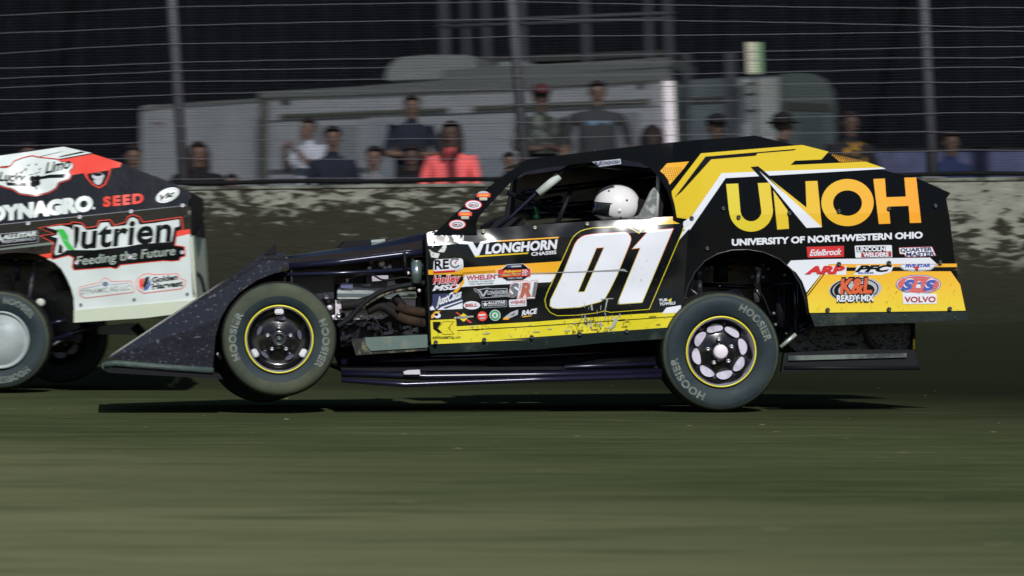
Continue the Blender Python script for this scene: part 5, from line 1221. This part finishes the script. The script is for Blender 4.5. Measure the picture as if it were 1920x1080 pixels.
# tail: rear face, deck, spoiler
def lt(q): return L.pt(*q)
bm = bmesh.new(); prism_bm(bm, [lt((357, 360, .0)), lt((359, 366, .004)), lt((361, 440, .004)), lt((358, 440, 0))], L.n*1.62); to_obj('rear_panel', bm, blk, lead)
bm = bmesh.new(); prism_bm(bm, [lt((357, 440, .02)), lt((361, 440, .02)), lt((369, 570, .02)), lt((364, 570, .02))], L.n*1.60); to_obj('rear_panel', bm, skw, lead)
tb('rear_brace', L, [(372, 440, .3), (378, 420, 1.2)], .02, blk, lead)
bm = bmesh.new(); prism_bm(bm, [lt((-200, 430, .1)), lt((352, 372, .1)), lt((352, 376, .1)), lt((-200, 436, .1))], L.n*1.4); to_obj('rear_deck', bm, blk, lead)
pp('mirror_bracket', L, C1([(1690, 780), (1735, 720), (1765, 725), (1740, 780), (1755, 815), (1700, 830)]), 1.5, .04, mat('bracket_teal', (.03,.05,.05), .4), lead)
tb('hose', L, [(362, 508, .2), (376, 520, .2), (384, 548, .2)], .014, blk, lead, 8, True)
pp('far_side', L, [(-260, 330), (119, 300), (340, 380), (345, 560), (-260, 580)], 1.6, .004, inner, lead)
pp('valance', L, C2([(660, 545), (905, 520), (905, 604), (665, 600)]), 1.3, .02, mat('valance_pale', (.45,.44,.46), .5), lead)
tb('tail_pipe', L, [(252, 610, .5), (268, 628, .5)], .035, blk, lead, 14)
# wheel well
pp('well_panel', L, [(-60, 470), (150, 470), (150, 640), (-60, 640)], .8, .01, inner, lead)
def t9(l, la): return [(x, y, la) for x, y in tr(9, l)]
tb('shock', L, t9([(150, 520), (100, 740)], .4), .014, mat('spring_grey', (.12,.12,.12), .4, .4), lead, 10)
tb('shock', L, t9([(290, 520), (245, 810)], .3), .010, steel, lead, 8)
tb('shock', L, t9([(150, 480), (145, 660)], .4), .024, mat('shock_dark', (.05,.05,.09), .35, .5), lead, 12)
tb('frame_rail', L, t9([(-20, 500), (300, 505)], .45), .02, frame_m, lead)
tb('frame_rail', L, t9([(400, 1030), (560, 990)], .3), .02, frame_m, lead)
tb('frame_rail', L, [(95, 640, .3), (190, 606, .3)], .02, frame_m, lead)
tb('frame_rail', L, t9([(430, 570), (480, 650), (520, 740)], .6), .035, mat('rail_mauve', (.10,.09,.13), .5), lead)
tb('panhard_bar', L, [(88, 655, .3), (124, 630, .3)], .008, steel, lead)
pp('brake_duct', L, tr(9, [(310, 575), (430, 570), (435, 600), (315, 605)]), .5, .05, mat('rail_mauve', (.10,.09,.13), .5), lead)
pp('well_plate', L, tr(9, [(-20, 590), (40, 600), (45, 680), (-20, 690)]), .5, .05, mat('rail_mauve', (.10,.09,.13), .5), lead)
c = L.pt(*tr(9, [(340, 843)])[0], .2); bm = bmesh.new(); lathe(bm, c, L.n, L.u, [(.030,.02),(.030,0),(.012,-.008),(0,-.008)], 16); to_obj('dust_cap', bm, mat('cap_pale', (.55,.58,.52), .5), lead)
for x, y in ((60, 650), (240, 665), (130, 480), (290, 515), (335, 490), (440, 510), (560, 750), (450, 565), (375, 560)):
    cc = L.pt(*tr(9, [(x, y)])[0], .3); bm = bmesh.new(); lathe(bm, cc, L.n, L.u, [(.008,.02),(.008,0),(0,-.004)], 8); to_obj('fitting', bm, steel, lead)
wheel(lead, L, 0.5, 637.5, 93.5, -.02, 'cover', (('HOOSIER', 60, 50), ('HOOSIER', -70, 50)))
wheel(lead, L, 112, 632, 86, 1.4, 'slots')
# livery
q = Print(L, 0, lat_l, FL)
q.poly(C1([(-300, 270), (0, 238), (545, 160), (785, 214), (520, 262), (250, 300), (0, 330), (-300, 360)]), lw, 1)
q.poly(C1([(520, 240), (700, 200), (735, 207), (500, 254)]), black_p, 1.6); q.poly(C1([(330, 245), (530, 200), (532, 203), (332, 250)]), black_p, 1.6)
q.poly(C1([(520, 272), (795, 222), (1040, 300), (1030, 335), (745, 382), (610, 405), (560, 330)]), coralp, 1.2)
q.poly(C9([(400, 478), (425, 442), (700, 400), (1600, 225), (1604, 280), (1625, 760), (1640, 830), (628, 912), (622, 800), (600, 720), (565, 640), (520, 560), (460, 505)]), lw, 1)
q.poly(C9([(330, 440), (430, 425), (700, 385), (1600, 222), (1604, 262), (1500, 286), (440, 470), (405, 470)]), coralp, 1.5)
q.poly([(-200, 441), (0, 420.5), (350, 384.5), (350, 386), (0, 422), (-200, 443)], mat('seam_pale', (.20,.21,.22), .3, .4), 1.4)
q.poly([(110, 452), (0, 466), (-10, 470), (0, 469), (105, 458)], mat('pin_grey', (.16,.2,.18), .4), 1.4)
q.build('livery_print', lead)
def nl(): return Print(L, 0, lat_l, FL)
blob_ = [(-80, 345), (-20, 340), (60, 340), (95, 322), (120, 285), (200, 255), (275, 238), (330, 252), (490, 268), (530, 290), (590, 286), (625, 300), (628, 340), (590, 372), (612, 405), (590, 440), (500, 468), (480, 515), (420, 550), (310, 578), (170, 563), (110, 522), (60, 512), (-40, 480), (-90, 420)]
d = nl(); d.poly(grow(rnd(C1(blob_), 3), 1.6), coralp, 2); d.poly(grow(rnd(C1(blob_), 3), .2), black_p, 2.5); d.poly(grow(rnd(C1(blob_), 3), -1.0), lw, 3)
d.text('Lucky', C1([(-8, 452)])[0], C1([(212, 460)])[0], 16, black_p, 3.6, shear=.3, bold=.035, lead=0); d.text('Limo', C1([(388, 390)])[0], C1([(602, 340)])[0], 19, black_p, 3.6, shear=.3, bold=.03)
for x, y in ((280, 435), (325, 430), (285, 480), (320, 470)): d.poly(C1(ell(x, y, 27, 25, n=16)), black_p, 3.6)
d.poly(C1([(296, 460), (306, 460), (318, 525), (308, 530), (296, 490)]), black_p, 3.8); d.poly(C1([(330, 420), (420, 400), (560, 395), (545, 425), (430, 428), (340, 440)]), black_p, 4.0); d.poly(C1([(50, 465), (220, 470), (225, 495), (60, 492)]), black_p, 4.0)
for x, y in ((235, 318), (300, 310), (330, 350), (175, 380), (210, 350)): d.poly(C1([(x, y), (x+22, y-8), (x+8, y+14)]), black_p, 4.0)
for (xa, ya, xb, yb) in ((165, 385, 225, 352), (225, 352, 225, 420), (290, 345, 300, 390), (300, 390, 345, 372), (245, 400, 290, 392)): d.poly(C1([(xa, ya), (xb, yb), (xb+2, yb+4), (xa+2, ya+4)]), black_p, 4.2)
d.build('sponsor_decal', lead)
shl = [(702, 352), (730, 378), (742, 340), (770, 372), (790, 330), (822, 366), (845, 322), (878, 360), (905, 318), (912, 352), (955, 320), (940, 400), (905, 485), (850, 518), (795, 490), (740, 430)]
d = nl(); d.poly(C1(shl), coralp, 2); d.poly(grow(C1([(745, 392), (935, 360), (928, 410), (895, 478), (850, 506), (800, 480), (756, 430)]), -.3), black_p, 2.6); d.poly(C1(ell(840, 412, 52, 30, n=20)), silv, 3.2); d.poly(C1(ell(838, 398, 40, 14, n=20)), black_p, 3.6); d.poly(C1([(800, 445), (885, 430), (870, 470), (848, 490), (815, 478)]), silv, 3.2); d.build('sponsor_decal', lead)
d = nl(); d.text('DYNAGRO', C1([(-75, 798)])[0], C1([(782, 700)])[0], 24.5, lw, 2, bold=.075); d.poly(C1(ell(803, 687, 11, 11, n=12)), lw, 2); d.build('sponsor_decal', lead)
d = nl(); d.text('SEED', C1([(892, 672)])[0], C1([(1222, 640)])[0], 17, coralp, 2, bold=.05, space=1.3); d.build('sponsor_decal', lead)
d = nl(); d.poly(C1(ell(1437, 575, 105, 56, rot=-24)), lw, 2); d.poly(C1(ell(1437, 575, 92, 46, rot=-24)), silv, 2.5); d.poly(C1(ell(1437, 575, 82, 39, rot=-24)), lw, 3); d.text('Vic', C1([(1375, 618)])[0], C1([(1490, 580)])[0], 9, black_p, 3.6, shear=.3, bold=.06); d.build('sponsor_decal', lead)
bx = C1([(-60, 912), (322, 878), (328, 978), (-40, 1016)])
d = nl(); d.poly(bx, silv, 2); d.poly(grow(bx, -.9), black_p, 2.6); d.text('ALLSTAR', C1([(20, 955)])[0], C1([(304, 922)])[0], 7.5, lw, 3.2, shear=.25, bold=.06); d.text('PERFORMANCE', C1([(24, 990)])[0], C1([(306, 958)])[0], 5.5, silv, 3.2, shear=.15, bold=.02); d.poly(C1([(-40, 990), (-5, 900), (30, 985), (-10, 950)]), lw, 3.2); d.build('sponsor_decal', lead)
nred = [(320, 212), (500, 180), (595, 175), (605, 158), (690, 168), (730, 208), (815, 195), (835, 148), (930, 140), (965, 188), (1058, 160), (1075, 115), (1120, 98), (1180, 118), (1205, 160), (1535, 118), (1548, 232), (1498, 245), (1482, 358), (1560, 368), (1568, 452), (1530, 462), (1515, 490), (1450, 496), (1380, 492), (1020, 528), (985, 560), (930, 548), (620, 572), (605, 540), (615, 465), (580, 448), (440, 482), (425, 455), (450, 340), (330, 278), (450, 262)]
nblk = grow(C9(nred), -1.6)
nwht = [(395, 208), (520, 192), (590, 210), (612, 235), (620, 185), (690, 190), (730, 232), (820, 222), (850, 170), (915, 165), (935, 205), (1065, 190), (1090, 135), (1120, 122), (1160, 140), (1175, 185), (1300, 172), (1512, 140), (1514, 200), (1470, 210), (1448, 330), (1180, 350), (1060, 372), (800, 400), (560, 400), (520, 430), (470, 445), (460, 420), (490, 300), (430, 285), (480, 272), (490, 235)]
d = nl(); d.poly(C9(nred), coralp, 2); d.poly(nblk, black_p, 2.6); d.poly(rnd(C9(nwht), 2), lw, 3.2)
def c9(x, y): return C9([(x, y)])[0]
d.poly(C9([(625, 195), (672, 210), (665, 320), (640, 385), (625, 380)]), black_p, 3.8); d.poly(C9([(500, 345), (530, 370), (528, 425), (488, 425)]), black_p, 3.8)
d.text('utrien', c9(690, 384), c9(1440, 320), 44, black_p, 3.8, shear=.08, bold=.028, space=1.04)
d.poly(C9([(478, 222), (540, 225), (575, 280), (580, 330), (635, 402), (570, 392), (530, 330), (500, 260)]), mat('leaf_green', (.03,.48,.06), .35), 4.4); d.poly(C9([(505, 300), (580, 330), (560, 318)]), lw, 5.0)
d.text('Feeding the Future', c9(645, 530), c9(1478, 440), 16.5, mat('tagline_grey', (.35,.42,.36), .4), 3.4, shear=.12, bold=.01); d.build('sponsor_decal', lead)
lab = [(675, 712), (845, 672), (865, 645), (890, 635), (920, 650), (940, 668), (1110, 660), (1115, 715), (1130, 725), (1128, 755), (720, 805), (675, 780)]
d = nl(); d.poly(grow(rnd(C9(lab), 2), .8), mat('pink_edge2', (.70,.16,.14), .35), 2); d.poly(grow(rnd(C9(lab), 2), -.6), lw, 2.6); d.text('DYNAMIC AG LLC', c9(682, 775), c9(1098, 735), 8.5, mat('dull_print', (.20,.24,.22), .4), 3.2, bold=.012); d.poly(C9(ell(888, 686, 26, 20)), mat('blue_grey_print', (.12,.18,.28), .4), 3.2); d.poly(C9([(690, 722), (850, 690), (850, 700), (695, 735)]), silv, 3.0); d.poly(C9([(930, 690), (1095, 672), (1095, 680), (930, 700)]), silv, 3.0); d.build('sponsor_decal', lead)
gl = [(1165, 640), (1210, 605), (1260, 598), (1290, 608), (1500, 600), (1515, 640), (1570, 660), (1560, 700), (1530, 725), (1500, 730), (1290, 755), (1210, 765), (1160, 730), (1145, 680)]
d = nl(); d.poly(grow(rnd(C9(gl), 3), .8), coralp, 2); d.poly(grow(rnd(C9(gl), 3), -.6), lw, 2.6); d.poly(C9([(1180, 645), (1215, 635), (1200, 740), (1175, 710), (1172, 670)]), coralp, 3.2); d.poly(C9([(1222, 635), (1262, 618), (1250, 680), (1215, 735), (1205, 700)]), black_p, 3.2); d.poly(C9([(1265, 640), (1275, 690), (1245, 735), (1205, 745), (1250, 690)]), bluep, 3.2)
d.text('Golden', c9(1285, 675), c9(1495, 648), 9.5, black_p, 3.2, bold=.04); d.text('Harvest', c9(1288, 730), c9(1540, 702), 10, black_p, 3.2, bold=.04); d.build('sponsor_decal', lead)
for x, y in ((237, 175), (672, 122), (1105, 75), (1540, 24), (645, 507), (1092, 462), (1537, 420)): fastener(L, *c9(x, y), lat_l(*c9(x, y))-.012, lead, .015, mat('fastener_white', (.62,.6,.66), .35, .3))
for x, y in ((682, 860), (1132, 816), (1580, 770), (1565+0, 115)): fastener(L, *c9(x, y), lat_l(*c9(x, y))-.010, lead, .010)
# the front half, left of the frame: door, nose, hood, engine bay wall and front wheels, on the same plan as the car behind
def sh(l): return [((x-1352)*.815, (y-660)*.815+637) for x, y in l]
panel('door', sh([(800, 440), (1010, 424), (1215, 412), (1290, 408), (1040, 640), (1030, 630), (808, 647)]), L, lw, lead, .006, zero, (), .004)
panel('nose_side', sh(nb), L, lw, lead, 0, zero, (), .006)
bm = bmesh.new(); prism_bm(bm, [L.pt(*p_, .012) for p_ in sh([(203, 672), (470, 497), (490, 480), (540, 480), (540, 486), (492, 486), (474, 503), (214, 674)])], L.n*1.56); to_obj('nose_top', bm, coralp, lead)
bm = bmesh.new(); prism_bm(bm, [L.pt(*p_, .16) for p_ in sh([(541, 482), (800, 440), (800, 470), (541, 500)])], L.n*1.25); to_obj('hood', bm, lp, lead)
pp('bay_panel', L, sh([(545, 500), (806, 470), (806, 690), (545, 690)]), .5, .6, blk, lead)
pp('floor_pan', L, sh([(600, 690), (1300, 690), (1300, 700), (600, 700)]), .1, 1.45, blk, lead)
pp('far_side', L, sh([(812, 445), (1010, 404), (1150, 404), (1300, 400), (1300, 590), (820, 590)]), 1.6, .004, inner, lead)
tb('roof_post', L, [(x_, y_, .1) for x_, y_ in sh([(830, 440), (985, 305)])]+[(-260, 305, .12)], .03, lp, lead)
tb('frame_rail', L, [(x_, y_, .12) for x_, y_ in sh([(500, 516), (806, 503)])], .02, frame_m, lead)
wheel(lead, L, -675, 637.5, 91, -.02, 'cover'); wheel(lead, L, -668, 634, 86, 1.4, 'slots')
